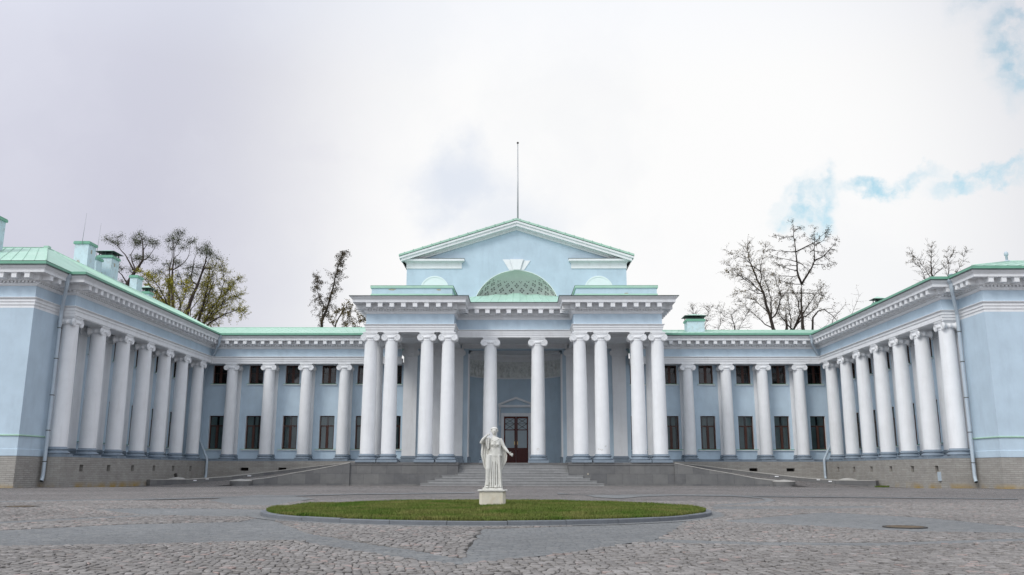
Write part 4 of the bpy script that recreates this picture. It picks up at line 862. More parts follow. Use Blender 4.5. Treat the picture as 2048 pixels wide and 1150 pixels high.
for s in (-1, 1):
    c = .04
    mb.box(c+s*1.02, c+s*1.22, Y0, DY+.35, 1.45, 5.36); mb.box(c+s*1.20, c+s*1.26, Y0-.04, DY+.3, 1.45, 5.62)
    mb.box(c+s*1.30, c+s*1.46, Y0-.02, DY+.2, 4.6, 6.14); mb.tube([(c+s*1.38, Y0-.10, 6.0), (c+s*1.38, Y0-.12, 5.7), (c+s*1.38, Y0-.03, 5.2), (c+s*1.38, Y0-.04, 4.8)], [.1, .08, .06, .05], 8)
mb.box(.04-1.22, .04+1.22, Y0, DY+.35, 5.36, 5.60)
mb.box(.04-1.26, .04+1.26, Y0-.035, DY+.35, 5.57, 5.64)
mb.box(.04-1.50, .04+1.50, Y0-.22, DY+.3, 6.16, 6.30); mb.box(.04-1.42, .04+1.42, Y0-.14, DY+.3, 6.10, 6.17)
for s in (-1, 1):
    a = (.04+s*1.52, 6.30); b = (.04, 6.86)
    P = [(a[0], a[1]), (a[0], a[1]+.10), (b[0], b[1]+.12), (b[0], b[1]-.06), (.04+s*1.36, 6.30)]
    vs = [(x, Y0-.22, z) for x, z in P]+[(x, DY+.3, z) for x, z in P]; m_ = len(P)
    mb.add(vs, [tuple(range(m_)), tuple(range(2*m_-1, m_-1, -1))]+[(i, i+m_, (i+1) % m_+m_, (i+1) % m_) for i in range(m_)])
mb.build('door_surround', 'white', pal)
mb = MB(); mb.box(.04-1.28, .04+1.28, Y0+.04, DY+.3, 5.62, 6.12); mb.poly([(.04-1.3, Y0-.02, 6.30), (.04+1.3, Y0-.02, 6.30), (.04, Y0-.02, 6.80)]); mb.build('door_panel', 'blue', pal)
# gable front above the portico
GXC = .09; GA = 20.65; GE = 17.75
def roofz(x, top=GA): return top-(top-GE)*abs(x-GXC)/(9.14)
VR, VZ = 3.62, 13.58; VX = .1
mb = MB(); xs = sorted({GX0, GX1, GXC}|{VX+VR*math.sin(math.pi/2*k/24)*s for k in range(25) for s in (-1, 1)}|{GX0+(GX1-GX0)*k/30 for k in range(31)})
for a, b in zip(xs, xs[1:]):
    def lo(x): d = abs(x-VX); return VZ+math.sqrt(max(0, VR*VR-d*d)) if d < VR-1e-6 else 11.0
    ins = abs((a+b)/2-VX) < VR
    la = (VZ+math.sqrt(max(0, VR*VR-(a-VX)**2))) if ins else 11.0; lb = (VZ+math.sqrt(max(0, VR*VR-(b-VX)**2))) if ins else 11.0
    mb.quad((a, GY, la), (b, GY, lb), (b, GY, roofz(b)), (a, GY, roofz(a)))
mb.build('gable_wall', 'blue', pal)
mb = MB(); mb.poly([(GX0, 22, 17.3), (GXC, 22, GA), (GX1, 22, 17.3)]); mb.build('rear_gable', 'blue', pal)
# quarter-sphere vault with its coffers
mb = MB(); nu, nv = 40, 22; vs = []; fs = []
def vault(th, ph, r=VR):  # th 0..pi left to right around, ph 0 (rim level) .. pi/2 top
    return (VX-r*math.cos(th)*math.cos(ph), GY+.62*r*math.sin(th)*math.cos(ph), VZ+r*math.sin(ph))
for i in range(nv+1):
    for k in range(nu+1): vs.append(vault(math.pi*k/nu, math.pi/2*i/nv))
for i in range(nv):
    for k in range(nu): fs.append((i*(nu+1)+k, i*(nu+1)+k+1, (i+1)*(nu+1)+k+1, (i+1)*(nu+1)+k))
mb.add(vs, fs, 0, True)
mb.quad((VX-VR, GY, 13.2), (VX+VR, GY, 13.2), (VX+VR, GY+VR, 13.2), (VX-VR, GY+VR, 13.2))
for k in range(nu): a, b = vault(math.pi*k/nu, 0), vault(math.pi*(k+1)/nu, 0); mb.quad((a[0], a[1], 13.2), (b[0], b[1], 13.2), b, a)
va = mb.build('vault', 'dome', pal)
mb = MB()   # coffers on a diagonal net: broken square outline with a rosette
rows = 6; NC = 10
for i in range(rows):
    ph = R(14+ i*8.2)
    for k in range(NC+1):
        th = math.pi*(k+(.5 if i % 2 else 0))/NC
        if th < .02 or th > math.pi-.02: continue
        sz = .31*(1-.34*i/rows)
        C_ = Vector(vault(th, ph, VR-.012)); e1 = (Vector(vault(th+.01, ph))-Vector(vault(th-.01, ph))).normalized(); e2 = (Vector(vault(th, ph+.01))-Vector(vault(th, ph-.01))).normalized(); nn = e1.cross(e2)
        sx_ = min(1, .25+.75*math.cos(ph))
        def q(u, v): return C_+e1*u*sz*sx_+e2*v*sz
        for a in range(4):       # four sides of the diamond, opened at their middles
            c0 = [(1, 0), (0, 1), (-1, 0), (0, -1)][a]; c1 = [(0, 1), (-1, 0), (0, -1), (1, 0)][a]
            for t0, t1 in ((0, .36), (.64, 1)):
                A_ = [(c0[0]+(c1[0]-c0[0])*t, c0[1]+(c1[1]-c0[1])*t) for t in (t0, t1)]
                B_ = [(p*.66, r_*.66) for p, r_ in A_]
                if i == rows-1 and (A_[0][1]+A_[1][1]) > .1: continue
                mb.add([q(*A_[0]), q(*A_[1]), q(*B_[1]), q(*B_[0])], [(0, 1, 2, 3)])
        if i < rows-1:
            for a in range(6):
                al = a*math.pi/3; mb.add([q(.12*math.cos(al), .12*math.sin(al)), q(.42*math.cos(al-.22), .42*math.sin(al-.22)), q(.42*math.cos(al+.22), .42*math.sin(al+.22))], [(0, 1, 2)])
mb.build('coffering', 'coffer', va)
mb = MB(); pr = []
for k in range(49):
    a = math.pi*k/48; c, s = math.cos(a), math.sin(a)
    pr.append([(VX+(VR+dr)*c, GY-dy, VZ+(VR+dr)*s) for dr, dy in ((-.02, -.02), (-.02, .03), (.02, .03), (.02, 0))])
for a, b in zip(pr, pr[1:]):
    for j in range(3): mb.quad(a[j], b[j], b[j+1], a[j+1])
mb.build('arch_moulding', 'dome', va)
mb = MB()   # keystone: five fanned stones
kz0, kz1 = 17.22, 18.12
for x0, x1, t0, t1, dp in ((-.62, -.34, -1.16, -.66, .05), (-.34, -.30, -.66, -.58, .02), (-.30, .30, -.56, .56, .16), (.30, .34, .58, .66, .02), (.34, .62, .66, 1.16, .05)):
    zt = kz1-(.10 if abs(x0) > .32 and abs(x1) > .5 else 0)
    vs = [(VX+x0, GY-dp, kz0), (VX+x1, GY-dp, kz0), (VX+t1, GY-dp, zt), (VX+t0, GY-dp, zt)]; vs += [(x, GY+.05, z) for x, y, z in vs]
    mb.add(vs, [(0, 1, 2, 3), (1, 5, 6, 2), (2, 6, 7, 3), (3, 7, 4, 0), (0, 4, 5, 1)])
mb.build('keystone', 'white', pal)
mb = MB()   # raking cornice and the broken horizontal cornice with its panel
def rake(z_off0, z_off1, y0, y1, ext):
    for s in (-1, 1):
        xe = GXC+s*(9.14+ext); P = [(GXC, GA), (xe, roofz(xe))]
        A = [(P[0][0], P[0][1]+z_off0), (P[1][0], P[1][1]+z_off0), (P[1][0], P[1][1]+z_off1), (P[0][0], P[0][1]+z_off1)]
        vs = [(x, y0, z) for x, z in A]+[(x, y1, z) for x, z in A]
        mb.add(vs, [(0, 1, 2, 3), (7, 6, 5, 4), (0, 4, 5, 1), (2, 6, 7, 3), (1, 5, 6, 2), (0, 3, 7, 4)])
rake(.0, .16, GY-.12, GY+.1, .05); rake(.15, .26, GY-.22, GY+.1, .15); rake(.25, .50, GY-.58, GY+.1, .42); rake(.49, .66, GY-.68, GY+.1, .56)
for s in (-1, 1):
    x0, x1 = GXC+s*9.14, GXC+s*4.55
    mb.box(x0+s*.03, x1, GY-.07, GY+.05, 17.34, 17.86); mb.box(x0+s*.35, x1-s*.22, GY-.42, GY+.05, 17.92, 18.10); mb.box(x0+s*.12, x1-s*.10, GY-.20, GY+.05, 17.84, 17.93)
mb.build('pediment_cornice', 'white', pal)
mb = MB()
for s in (-1, 1):
    x0, x1 = GXC+s*9.14, GXC+s*4.55; mb.box(x0+s*.37, x1-s*.24, GY-.44, GY+.05, 18.10, 18.13)
halves(mb, 'cornice_flashing', 'gutter', pal)
mb = MB()   # blind arches
for cx in (-6.7, 6.9):
    pts = [(cx+1.08*math.cos(math.pi*k/20), GY-.02, 15.52+1.08*math.sin(math.pi*k/20)) for k in range(21)]
    mb.poly([(cx-1.08, GY-.02, 13.2), (cx+1.08, GY-.02, 13.2)]+pts)
    for k in range(20):
        a, b = math.pi*k/20, math.pi*(k+1)/20
        P = lambda r, t, y: (cx+r*math.cos(t), y, 15.52+r*math.sin(t))
        mb.quad(P(1.08, a, GY-.05), P(1.2, a, GY-.05), P(1.2, b, GY-.05), P(1.08, b, GY-.05)); mb.quad(P(1.2, a, GY-.05), P(1.2, a, GY), P(1.2, b, GY), P(1.2, b, GY-.05)); mb.quad(P(1.08, b, GY-.05), P(1.08, b, GY-.0), P(1.08, a, GY-.0), P(1.08, a, GY-.05))
halves(mb, 'blind_arch', 'panelgreen', pal)
# --- roofs
def seams(mb, e0, e1, r0, r1, sp, h=.035, w_=.02):
    """standing seams from eave e0-e1 to ridge r0-r1"""
    e0, e1, r0, r1 = map(Vector, (e0, e1, r0, r1)); n = max(1, int(max((e1-e0).length, (r1-r0).length)/sp))
    up_ = (e1-e0).cross(r0-e0); up_.normalize()
    if up_.z < 0: up_ = -up_
    sd_ = (e1-e0).normalized()*w_
    for k in range(1, n):
        a = e0+(e1-e0)*k/n; b = r0+(r1-r0)*k/n
        mb.add([a-sd_, a+sd_, a+up_*h, b-sd_, b+sd_, b+up_*h], [(0, 2, 5, 3), (1, 4, 5, 2), (0, 1, 2)])
rf = MB()
EZ = 11.46; ez = 11.68
def slope(e0, e1, r1, r0, sp=.6):
    rf.poly([e0, e1, r1, r0]) if (Vector(r1)-Vector(r0)).length > .01 else rf.poly([e0, e1, r1])
    seams(rf, e0, e1, r0, r1, sp)
def lip(path, o0, o1, z0, z1, mi=0): sweep(rf, path, [(o0, z0), (o1, z0+.002), (o1, z1)], mi)
# back wings
lz, rz_ = 12.86, 12.62
slope((-23.75, 6.78, ez), (-SIDE, 6.78, ez), (-SIDE, 11.4, lz), (-28.3, 11.4, lz)); slope((SIDE, 6.78, ez-.03), (23.7, 6.78, ez-.03), (28, 11.4, rz_), (SIDE, 11.4, rz_))
for s, z in ((-1, lz), (1, rz_)): rf.quad((s*SIDE, 11.4, z), (s*28.3, 11.4, z), (s*28.3, 17, 11.4), (s*SIDE, 17, 11.4)); rf.box(s*SIDE, s*28.2, 11.34, 11.46, z-.04, z+.05)
# higher facet next to the central block (left and right)
rf.quad((-SIDE, 8.2, 12.05), (-11.9, 11.3, 12.86), (-11.9, 11.5, 12.86), (-SIDE, 11.5, 13.25)); rf.quad((-SIDE, 8.2, 12.05), (-SIDE, 11.5, 13.25), (-11.9, 11.3, 12.86), (-11.9, 11.3, 12.86))
rf.poly([(SIDE, 8.6, 12.1), (12.2, 11.6, 12.7), (SIDE, 12.5, 13.6)]); rf.box(SIDE, 12.4, 11.5, 11.7, 12.58, 12.80)
# left wing and pavilion
ap = (-28.6, -10.6, 14.22); rb = (-28.6, 11.0, 14.1)
el = (-24.55, -17.65, ez+.02)
rf.poly([(-44, -17.65, ez+.02), el, ap, (-44, -11.0, 14.22)]); seams(rf, (-44, -17.65, ez+.02), el, (-44, -11.0, 14.22), ap, .62)
rf.poly([el, (-24.55, -15.0, ez), (-23.72, -15.0, ez), (-23.72, 6.9, ez), rb, ap]); seams(rf, (-23.9, -10.6, ez+.02), (-23.72, 6.9, ez), ap, rb, .62)
rf.quad(ap, rb, (-34, 11, 11.4), (-34, -10.6, 11.4)); rf.quad((-44, -11, 14.22), ap, (-34, -8, 12.4), (-44, -8, 12.4))
rf.tube([ap, (-44, -11.0, 14.24)], .06, 5); rf.tube([ap, rb], .06, 5); rf.tube([el, ap], .045, 5)
rf.box(-28.75, -28.45, -10.75, -10.45, 14.15, 14.32)
# right wing and pavilion
apr = (30.1, -10.4, 13.36); rbr = (29.6, 11.0, 13.1); er = (24.6, -16.35, ez)
rf.poly([er, (44, -16.35, ez), (44, -10.4, 13.36), apr]); seams(rf, er, (44, -16.35, ez), apr, (44, -10.4, 13.36), .62)
rf.poly([er, apr, rbr, (23.65, 6.9, ez-.03), (23.65, -13.6, ez-.03), (24.6, -13.6, ez)]); seams(rf, (23.7, -10, ez), (23.65, 6.9, ez-.03), apr, rbr, .62)
rf.quad(apr, (36, -10, 11.4), (36, 11, 11.4), rbr); rf.tube([er, apr], .045, 5); rf.tube([apr, (44, -10.4, 13.38)], .05, 5)
# central gable roof
for s in (-1, 1):
    xe = GXC+s*(9.14+.60); z = roofz(xe)+.68; p0 = (GXC, GY-.74, GA+.68+.02); p1 = (xe, GY-.74, z)
    e0, e1, r0, r1 = (xe, GY-.74, z+.02), (xe, 22.3, z+.02), p0, (GXC, 22.3, GA+.70)
    rf.poly([e0, e1, r1, r0]); rf.poly([(p[0], p[1], p[2]-.0) for p in ((xe, GY-.74, z+.02), (GXC, GY-.74, GA+.70), (GXC, GY-.74, GA+.86), (xe, GY-.74, z+.18))])
    rf.poly([(xe, GY-.74, z+.18), (GXC, GY-.74, GA+.86), (GXC, 22.3, GA+.86), (xe, 22.3, z+.18)]); rf.quad((xe, GY-.74, z+.02), (xe, GY-.74, z+.18), (xe, 22.3, z+.18), (xe, 22.3, z+.02))
    for k in range(13): t = (k+.4)/13; x = GXC+(xe-GXC)*t; rf.box(x-.03, x+.03, GY-.78, GY-.6, roofz(x)+.80, roofz(x)+.90)
    rf.quad((xe, GY-.7, z-.0), (xe, 22.3, z-.0), (GX0 if s < 0 else GX1, 22.3, 17.3), (GX0 if s < 0 else GX1, GY+.1, 17.3), 1)
# portico centre: fan roof with a slightly buckled top edge
cz = 13.10; n = 15; T = []; B = []
for k in range(n+1):
    x = VX-4.15+8.3*k/n; u = (x-VX)/4.15
    B.append((x, 1.12, cz)); T.append((VX+(x-VX)*.92, GY-.02, 14.95+.28*(1-abs(u))+.07*math.sin(k*1.9)*(1 if 3 < k < 12 else 0)))
for k in range(n): rf.quad(B[k], B[k+1], T[k+1], T[k])
for k in range(1, n): rf.tube([B[k], T[k]], .022, 4)
rf.quad((XC-4.5, 1.05, cz-.02), (XC+4.5, 1.05, cz-.02), (XC+4.5, 8.3, cz-.02), (XC-4.5, 8.3, cz-.02))
for s in (-1, 1):
    x0, x1 = XC+s*3.26, XC+s*11.66
    rf.quad((x0, -1.48, 13.06), (x1, -1.48, 13.06), (x1, 8.3, 13.30), (x0, 8.3, 13.30))
    bx0, bx1 = XC+s*4.52, XC+s*10.54
    rf.box(bx0, bx1, .45, 8.3, 13.10, 13.60); rf.box(bx0-s*.04, bx1+s*.05, .52, 8.3, 14.06, 14.24)
    rf.quad((bx0-s*.04, .5, 14.245), (bx1+s*.05, .5, 14.245), (bx1+s*.05, 8.3, 14.62), (bx0-s*.04, 8.3, 14.62)); rf.quad((bx0-s*.05, .5, 14.2), (bx0-s*.05, 8.3, 14.2), (bx0-s*.05, 8.3, 14.62), (bx0-s*.05, .5, 14.245), 1)
roofs = halves(rf, 'roof', ('roof', 'gutter'), pal, (-11.7, 11.7)); roofL, roof, roofR = roofs
mb = MB()
for path in PW: sweep(mb, path, [(.70, EZ-.02), (.93, EZ-.02), (.93, EZ+.05), (.80, EZ+.07)])
for path in PP: sweep(mb, path, [(.8, 13.045), (1.10, 13.045), (1.10, 13.085), (.8, 13.12)])
halves(mb, 'eave_gutter', 'gutter', pal, (-11.9, 11.9))
mb = MB()
for path in PW: sweep(mb, path, [(.84, EZ+.06), (.84, ez-.005), (.74, ez+.01), (.70, EZ)])
halves(mb, 'eave_fascia', 'roofedge', pal)
mb = MB()
for s in (-1, 1):
    bx0, bx1 = XC+s*4.56, XC+s*10.50; mb.box(bx0, bx1, .60, 8.3, 13.6, 14.08)
halves(mb, 'attic_block', 'blue', pal)
mb = MB()
for x0, z0, w0 in ((-9.05, 13.95, .35), (-5.6, 13.93, .22), (8.2, 13.64, .2)):
    pts = [(x0+w0*math.cos(a)*random.uniform(.6, 1), .595, z0+.08*math.sin(a)*random.uniform(.6, 1)) for a in [2*math.pi*k/10 for k in range(10)]]; mb.poly(pts)
halves(mb, 'peeling_patch', 'peel', pal, (-7, 0))
# --- chimneys
def chimney(x, y, wx, wy, z0, z1, kind, patches=0):
    """x,y: the corner nearest the court and the camera"""
    mb = MB(); x0 = x-wx if x < 0 else x; y1 = y+wy; x1 = x0+wx
    mb.box(x0, x1, y, y1, z0, z1-.12)
    c = mb.build('chimney', 'chim', pal)
    mb = MB(); mb.box(x0-.08, x1+.08, y-.08, y1+.08, z1-.14, z1-.0); mb.box(x0-.05, x1+.05, y-.05, y1+.05, z1, z1+.05)
    if kind == 'hood':
        mb.build('chimney_cap', 'roofedge', c); h = MB(); zz = z1+.05
        for px, py in ((x0+.05, y+.05), (x1-.05, y+.05), (x0+.05, y1-.05), (x1-.05, y1-.05), ((x0+x1)/2, y+.05)): h.box(px-.03, px+.03, py-.03, py+.03, zz, zz+.24)
        h.box(x0+.15, x1-.15, y+.15, y1-.15, zz, zz+.2)
        zz += .24; e = .2; xm, ym = (x0+x1)/2, (y+y1)/2
        h.box(x0-e, x1+e, y-e, y1+e, zz, zz+.035)
        h2 = MB(); P = [(x0-e, y-e, zz+.035), (x1+e, y-e, zz+.035), (x1+e, y1+e, zz+.035), (x0-e, y1+e, zz+.035), (xm, ym, zz+.28)]
        h2.add(P, [(0, 1, 4), (1, 2, 4), (2, 3, 4), (3, 0, 4)]); h2.build('hood', 'roof', c); h.build('hood_frame', 'gutter', c)
    else: mb.build('chimney_cap', 'roofedge', c)
    if patches:
        p = MB(); rr = random.Random(patches)
        for cx_, cz_, a_, b_ in ((.30, .55, .24, .13), (.62, .32, .08, .2)):
            pts = [(x0+wx*cx_+a_*math.cos(t)*rr.uniform(.7, 1), y-.004, z0+(z1-z0)*cz_+b_*2*math.sin(t)*rr.uniform(.6, 1)) for t in [2*math.pi*k/14 for k in range(14)]]; p.poly(pts)
        pts = [(x1+.004, y+wy*.35+.10*math.cos(t)*rr.uniform(.6, 1), z0+(z1-z0)*.38+.36*math.sin(t)*rr.uniform(.6, 1)) for t in [2*math.pi*k/14 for k in range(14)]]; p.poly(pts)
        p.box(x1-.01, x1+.006, y+wy*.35, y+wy*.52, z0+(z1-z0)*.78, z0+(z1-z0)*.86)
        p.build('bare_patch', 'peel', c)
    return c
chimney(-29.0, -4.95, .95, 1.05, 12.8, 16.12, 'flat', 3)
chimney(-29.4, -2.9, .85, .8, 12.8, 15.55, 'flat')
chimney(-29.0, -1.55, 1.0, 1.15, 12.8, 16.0, 'hood', 6)
chimney(-29.0, 2.75, .55, .95, 12.9, 15.5, 'flat')
chimney(-29.0, 5.0, .55, .75, 12.9, 14.7, 'hood')
c0 = chimney(-30.1, -14.0, 1.6, 1.4, 12.6, 15.4, 'flat')
mb = MB(); mb.box(-30.85, -30.35, -14.02, -13.98, 14.35, 14.85)
for k in range(5): mb.box(-30.85, -30.35, -14.04, -14.00, 14.38+k*.1, 14.42+k*.1)
mb.build('louvre', 'zinc', c0)
chimney(14.25, 9.2, 1.45, 1.2, 11.9, 13.20, 'hood')
chimney(29.4, 7.8, .6, .6, 12.5, 14.35, 'hood')
mb = MB(); mb.lathe([(.07, 13.2), (.07, 13.72), (.11, 13.74), (.125, 13.84), (.11, 13.93), (.05, 13.99), (.001, 14.0)], (30.0, -10.3, 0), n=12); mb.lathe([(.32, 13.2), (.16, 13.42)], (30.0, -10.3, 0), n=12); mb.build('vent_pipe', 'zinc', roofR)
mb = MB(); mb.lathe([(.14, 12.1), (.14, 12.55), (.22, 12.57), (.001, 12.66)], (26.6, -10.2, 0), n=12); mb.build('vent_pipe', 'zinc', roofR)
# --- downpipes
def downpipe(pts, hop, r=.095, clips=()):
    mb = MB(); P = [Vector(p) for p in pts]
    # rounded elbows
    Q = [P[0]]
    for a, b, c in zip(P, P[1:], P[2:]):
        d1 = (a-b).normalized(); d2 = (c-b).normalized(); k = .14
        for t in (0, .33, .66, 1): Q.append((b+d1*k)*(1-t)**2+b*2*t*(1-t)+(b+d2*k)*t*t)
    Q.append(P[-1]); mb.tube(Q, r, 12, caps=False); mb.tube(Q[-2:], r*.93, 12, 1, caps=False)
    p = mb.build('downpipe', ('zinc', 'iron'), pal)
    h = MB(); h.lathe([(r*1.05, -.45), (r*1.15, -.44), (r*1.25, -.14), (r*2.6, .02), (r*2.6, .13), (r*2.3, .13)], hop, n=4, smooth=False, a0=math.pi/4, a1=2*math.pi+math.pi/4)
    h.build('hopper', 'zinc', p)
    c = MB()
    for q in clips: c.lathe([(r*1.15, q[2]-.02), (r*1.22, q[2]), (r*1.15, q[2]+.02)], (q[0], q[1], 0), n=12); c.box(q[0]-.012, q[0]+.012, q[1], q[1]+.25, q[2]-.012, q[2]+.012)
    if clips: c.build('pipe_clip', 'iron', p)
def vpipe(sx, xh, yh, xv, yv, zt):
    zs = [1.35, 3.0, 4.9, 6.9, 8.6]
    downpipe([(sx*xh, yh, 11.3), (sx*xh, yh, 10.85), (sx*xv, yv, 9.55), (sx*xv, yv, .55), (sx*(xv-.03), yv-.16, .32)], (sx*xh, yh, 11.35), clips=[(sx*xv, yv, z) for z in zs])
vpipe(-1, 24.62, YNL-.93, 25.13, YNL-.28, 0)
vpipe(1, 24.68, YNR-.93, 25.17, YNR-.28, 0)
for sx, x in ((-1, 23.72), (1, 23.62)):
    downpipe([(sx*x, 6.72, 11.3), (sx*x, 6.72, 10.85), (sx*(x+1.75), 8.70, 8.6), (sx*(x+1.75), 8.70, 3.3), (sx*(x+.50), 7.30, 1.75), (sx*(x+.50), 7.30, .45), (sx*(x+.48), 7.15, .28)], (sx*x, 6.72, 11.35))
# --- granite platform, stairs
PX0, PX1 = -11.42, 11.04; SX0, SX1 = -3.92, 3.72
mb = MB()
mb.box(PX0, SX0, -.6, 1.5, -.4, 1.27); mb.box(SX1, PX1, -.6, 1.5, -.4, 1.27); mb.box(PX0, PX1, 1.5, 8.3, -.4, 1.27); mb.build('platform', 'granite', pal)
mb = MB(); mb.box(PX0-.02, SX0+.02, -.64, 1.5, 1.272, 1.45); mb.box(SX1-.02, PX1+.02, -.64, 1.5, 1.272, 1.45); mb.box(PX0-.02, PX1+.02, 1.5, 12.6, 1.272, 1.448)
mb.build('platform_coping', 'granite', pal)
mb = MB(); NS = 9; rise = (1.45+.12)/NS
for k in range(NS-1):
    z1 = -.12+rise*(k+1); z0 = z1-rise
    if k < 4: e = .44*(4-k); x0, x1, y0 = -4.55-e+.0, 4.25+e, -.6-.42*(4-k)+.0
    else: x0, x1, y0 = SX0, SX1, -.6+.42*(k-4)
    y1 = 1.5 if k >= 4 else -.6
    mb.box(x0, x1, y0, y1+(0 if k >= 4 else .0), z0-(.2 if k == 0 else 0), z1-.03); mb.box(x0-.02, x1+.02, y0-.025, y1, z1-.03, z1)
    if k < 4: mb.box(SX0, SX1, -.6, 1.5, z0, z1-.03)
mb.build('staircase', 'step', pal)
# rust stain bracket on the right of the stairs
mb = MB(); mb.box(5.02, 5.12, -.63, -.6, .62, .72); mb.build('iron_stub', 'peel', pal)
# --- carriage ramps
def ramp(s):
    X = lambda x: s*x
    lab = 'left' if s < 0 else 'right'
    px = -PX0 if s < 0 else PX1
    e = empty('carriage_ramp', (X(px+4), 2, 0), label='cobbled ramp between low granite walls rising to the %s end of the portico' % lab, cat='ramp', group='carriage ramps beside the portico')
    T = Matrix.Translation(-Vector((X(px+4), 2, 0)))
    def fin(mb, name, m, **k):
        mb.v = [(p[0]-X(px+4), p[1]-2, p[2]) for p in mb.v]; return mb.build(name, m, e, **k)
    # drive surface
    fr = [(px, -.45, 1.4), (px+3, -.5, .86), (px+5.4, -.85, .36), (px+7.2, -1.9, -.02), (px+8.6, -3.4, -.13), (px+9.6, -5.2, -.14)]
    bk = [(px, 4.4, 1.4), (px+3.2, 4.3, 1.0), (px+6.6, 3.6, .58), (px+9.2, 1.8, .20), (px+11.2, -.8, .0), (px+12.6, -3.4, -.13)]
    mb = MB()
    for i in range(5):
        for j in range(4):
            def q(i_, t): a, b = fr[i_], bk[i_]; return (X(a[0]+(b[0]-a[0])*t), a[1]+(b[1]-a[1])*t, a[2]+(b[2]-a[2])*t)
            mb.quad(q(i, j/4), q(i+1, j/4), q(i+1, (j+1)/4), q(i, (j+1)/4))
    mb.quad((X(fr[0][0]), -.5, 1.4), (X(bk[0][0]), 4.4, 1.4), (X(bk[0][0]), 7.5, 1.4), (X(fr[0][0]), 7.5, 1.4))
    fin(mb, 'ramp_surface', 'cobble')
    # front wall: thick, sloping, ending in a round block
    def pwall(pts, tops, th, name, mats, cap, bottom=-.4):
        n = len(pts); P = [Vector((X(x), y)) for x, y in pts]; L_ = offset_path([(p.x, p.y) for p in P], th/2*s*-1); R_ = offset_path([(p.x, p.y) for p in P], -th/2*s*-1)
        a = MB(); b = MB()
        for i in range(n-1):
            for A, B in ((L_, R_), ):
                for q in ((A[i], A[i+1]), (B[i+1], B[i])):
                    i0, i1 = (i, i+1) if q[0] is A[i] else (i+1, i)
                    a.quad((q[0].x, q[0].y, bottom), (q[1].x, q[1].y, bottom), (q[1].x, q[1].y, tops[i1]-cap), (q[0].x, q[0].y, tops[i0]-cap))
            L2 = offset_path([(p.x, p.y) for p in P], (th/2+.02)*s*-1); R2 = offset_path([(p.x, p.y) for p in P], -(th/2+.02)*s*-1)
            c = [(L2[i].x, L2[i].y, tops[i]), (L2[i+1].x, L2[i+1].y, tops[i+1]), (R2[i+1].x, R2[i+1].y, tops[i+1]), (R2[i].x, R2[i].y, tops[i])]; d_ = [(x, y, z-cap) for x, y, z in c]
            b.add(c+d_, [(0, 1, 2, 3), (0, 4, 5, 1), (2, 6, 7, 3), (1, 5, 6, 2), (0, 3, 7, 4), (4, 7, 6, 5)])
        for i in (0, n-1): a.quad((L_[i].x, L_[i].y, bottom), (R_[i].x, R_[i].y, bottom), (R_[i].x, R_[i].y, tops[i]-cap), (L_[i].x, L_[i].y, tops[i]-cap))
        o = fin(a, name, mats); fin(b, name+'_coping', 'granitetop'); return o
    pwall([(px, -.36), (px+2, -.40), (px+4, -.52), (px+5.6, -.82), (px+6.9, -1.45)], [1.45, 1.06, .72, .42, .27], .72, 'front_wall', 'granite', .05)
    mb = MB(); ex, ey = px+7.15, -1.75
    mb.lathe([(.74, -.4), (.74, .17)], (X(ex), ey, 0), n=28, sy=.75); fin(mb, 'end_block', 'granite'); mb = MB(); mb.lathe([(.76, .172), (.76, .21), (.72, .225), (.001, .33)], (X(ex), ey, 0), n=28, smooth=False, sy=.75); fin(mb, 'end_block_top', 'granitetop')
    kp = [(px, 4.5), (px+3.2, 4.42), (px+6.6, 3.75), (px+9.35, 2.0), (px+11.2, -.7), (px+12.75, -3.4)] if s < 0 else [(px, 4.5), (px+3.2, 4.42), (px+6.6, 3.75), (px+9.35, 2.0), (px+11.2, -.5), (px+12.95, -2.9)]
    pwall(kp, [1.62, 1.26, .84, .47, .30, .31], .34, 'low_back_wall', 'granite', .05)
    mb = MB(); mb.lathe([(.72, -.3), (.72, .22), (.6, .32), (.3, .40), (.001, .43)], (X(kp[4][0]+.75), kp[4][1]+.1, 0), n=24, sy=.6); fin(mb, 'rounded_end_stone', 'granitetop')
    for (x, y), (x2, y2), z in ((kp[2], kp[3], .42), (kp[3], kp[4], .12), (kp[3], kp[4], .22)):
        t = .5 if z != .12 else .8
        cx_, cy_ = x+(x2-x)*t, y+(y2-y)*t; d_ = Vector((X(x2)-X(x), y2-y)).normalized(); mb = MB(); mb.obox((X(cx_)-0*s, cy_-.20, z+.08), (d_.x*.13, d_.y*.13, 0), (-d_.y*.06, d_.x*.06, 0), (0, 0, .035)); fin(mb, 'step_light', 'white')
ramp(-1); ramp(1)
# --- flagpole, aerials, small ground things
fp = empty('flagpole', (.2, GY+.4, 21.3), label='tall thin grey flagpole on the ridge of the central gable', cat='flagpole')
mb = MB(); mb.tube([(0, 0, -.6), (0, 0, 3), (0, 0, 7.25)], [.075, .06, .035], 10); mb.build('pole', 'steel', fp)
mb = MB(); mb.ball((0, 0, 7.3), .10, 10, rz=.09); mb.build('finial', 'iron', fp)
mb = MB(); mb.lathe([(.2, -.35), (.2, -.1), (.1, .15)], n=10); mb.build('pole_foot', 'roofedge', fp)
for x, y, z0, z1, lab in ((-29.4, -5.1, 15.9, 18.1, 'thin whip aerial on the roof above the peeling chimney'), (-29.2, -3.4, 15.3, 17.9, 'thin whip aerial between the two largest left chimneys')):
    mb = MB(); mb.tube([(0, 0, 0), (.10, 0, z1-z0)], [.018, .010], 5); o = mb.build('roof_aerial', 'steel'); o.location = (x, y, z0); tag(o, lab, 'aerial', 'whip aerials on the left roof')
fl = empty('ground_floodlight', (-24.0, .7, -.1), label='small dark floodlight leaning by the left wing plinth behind the ramp wall', cat='floodlight')
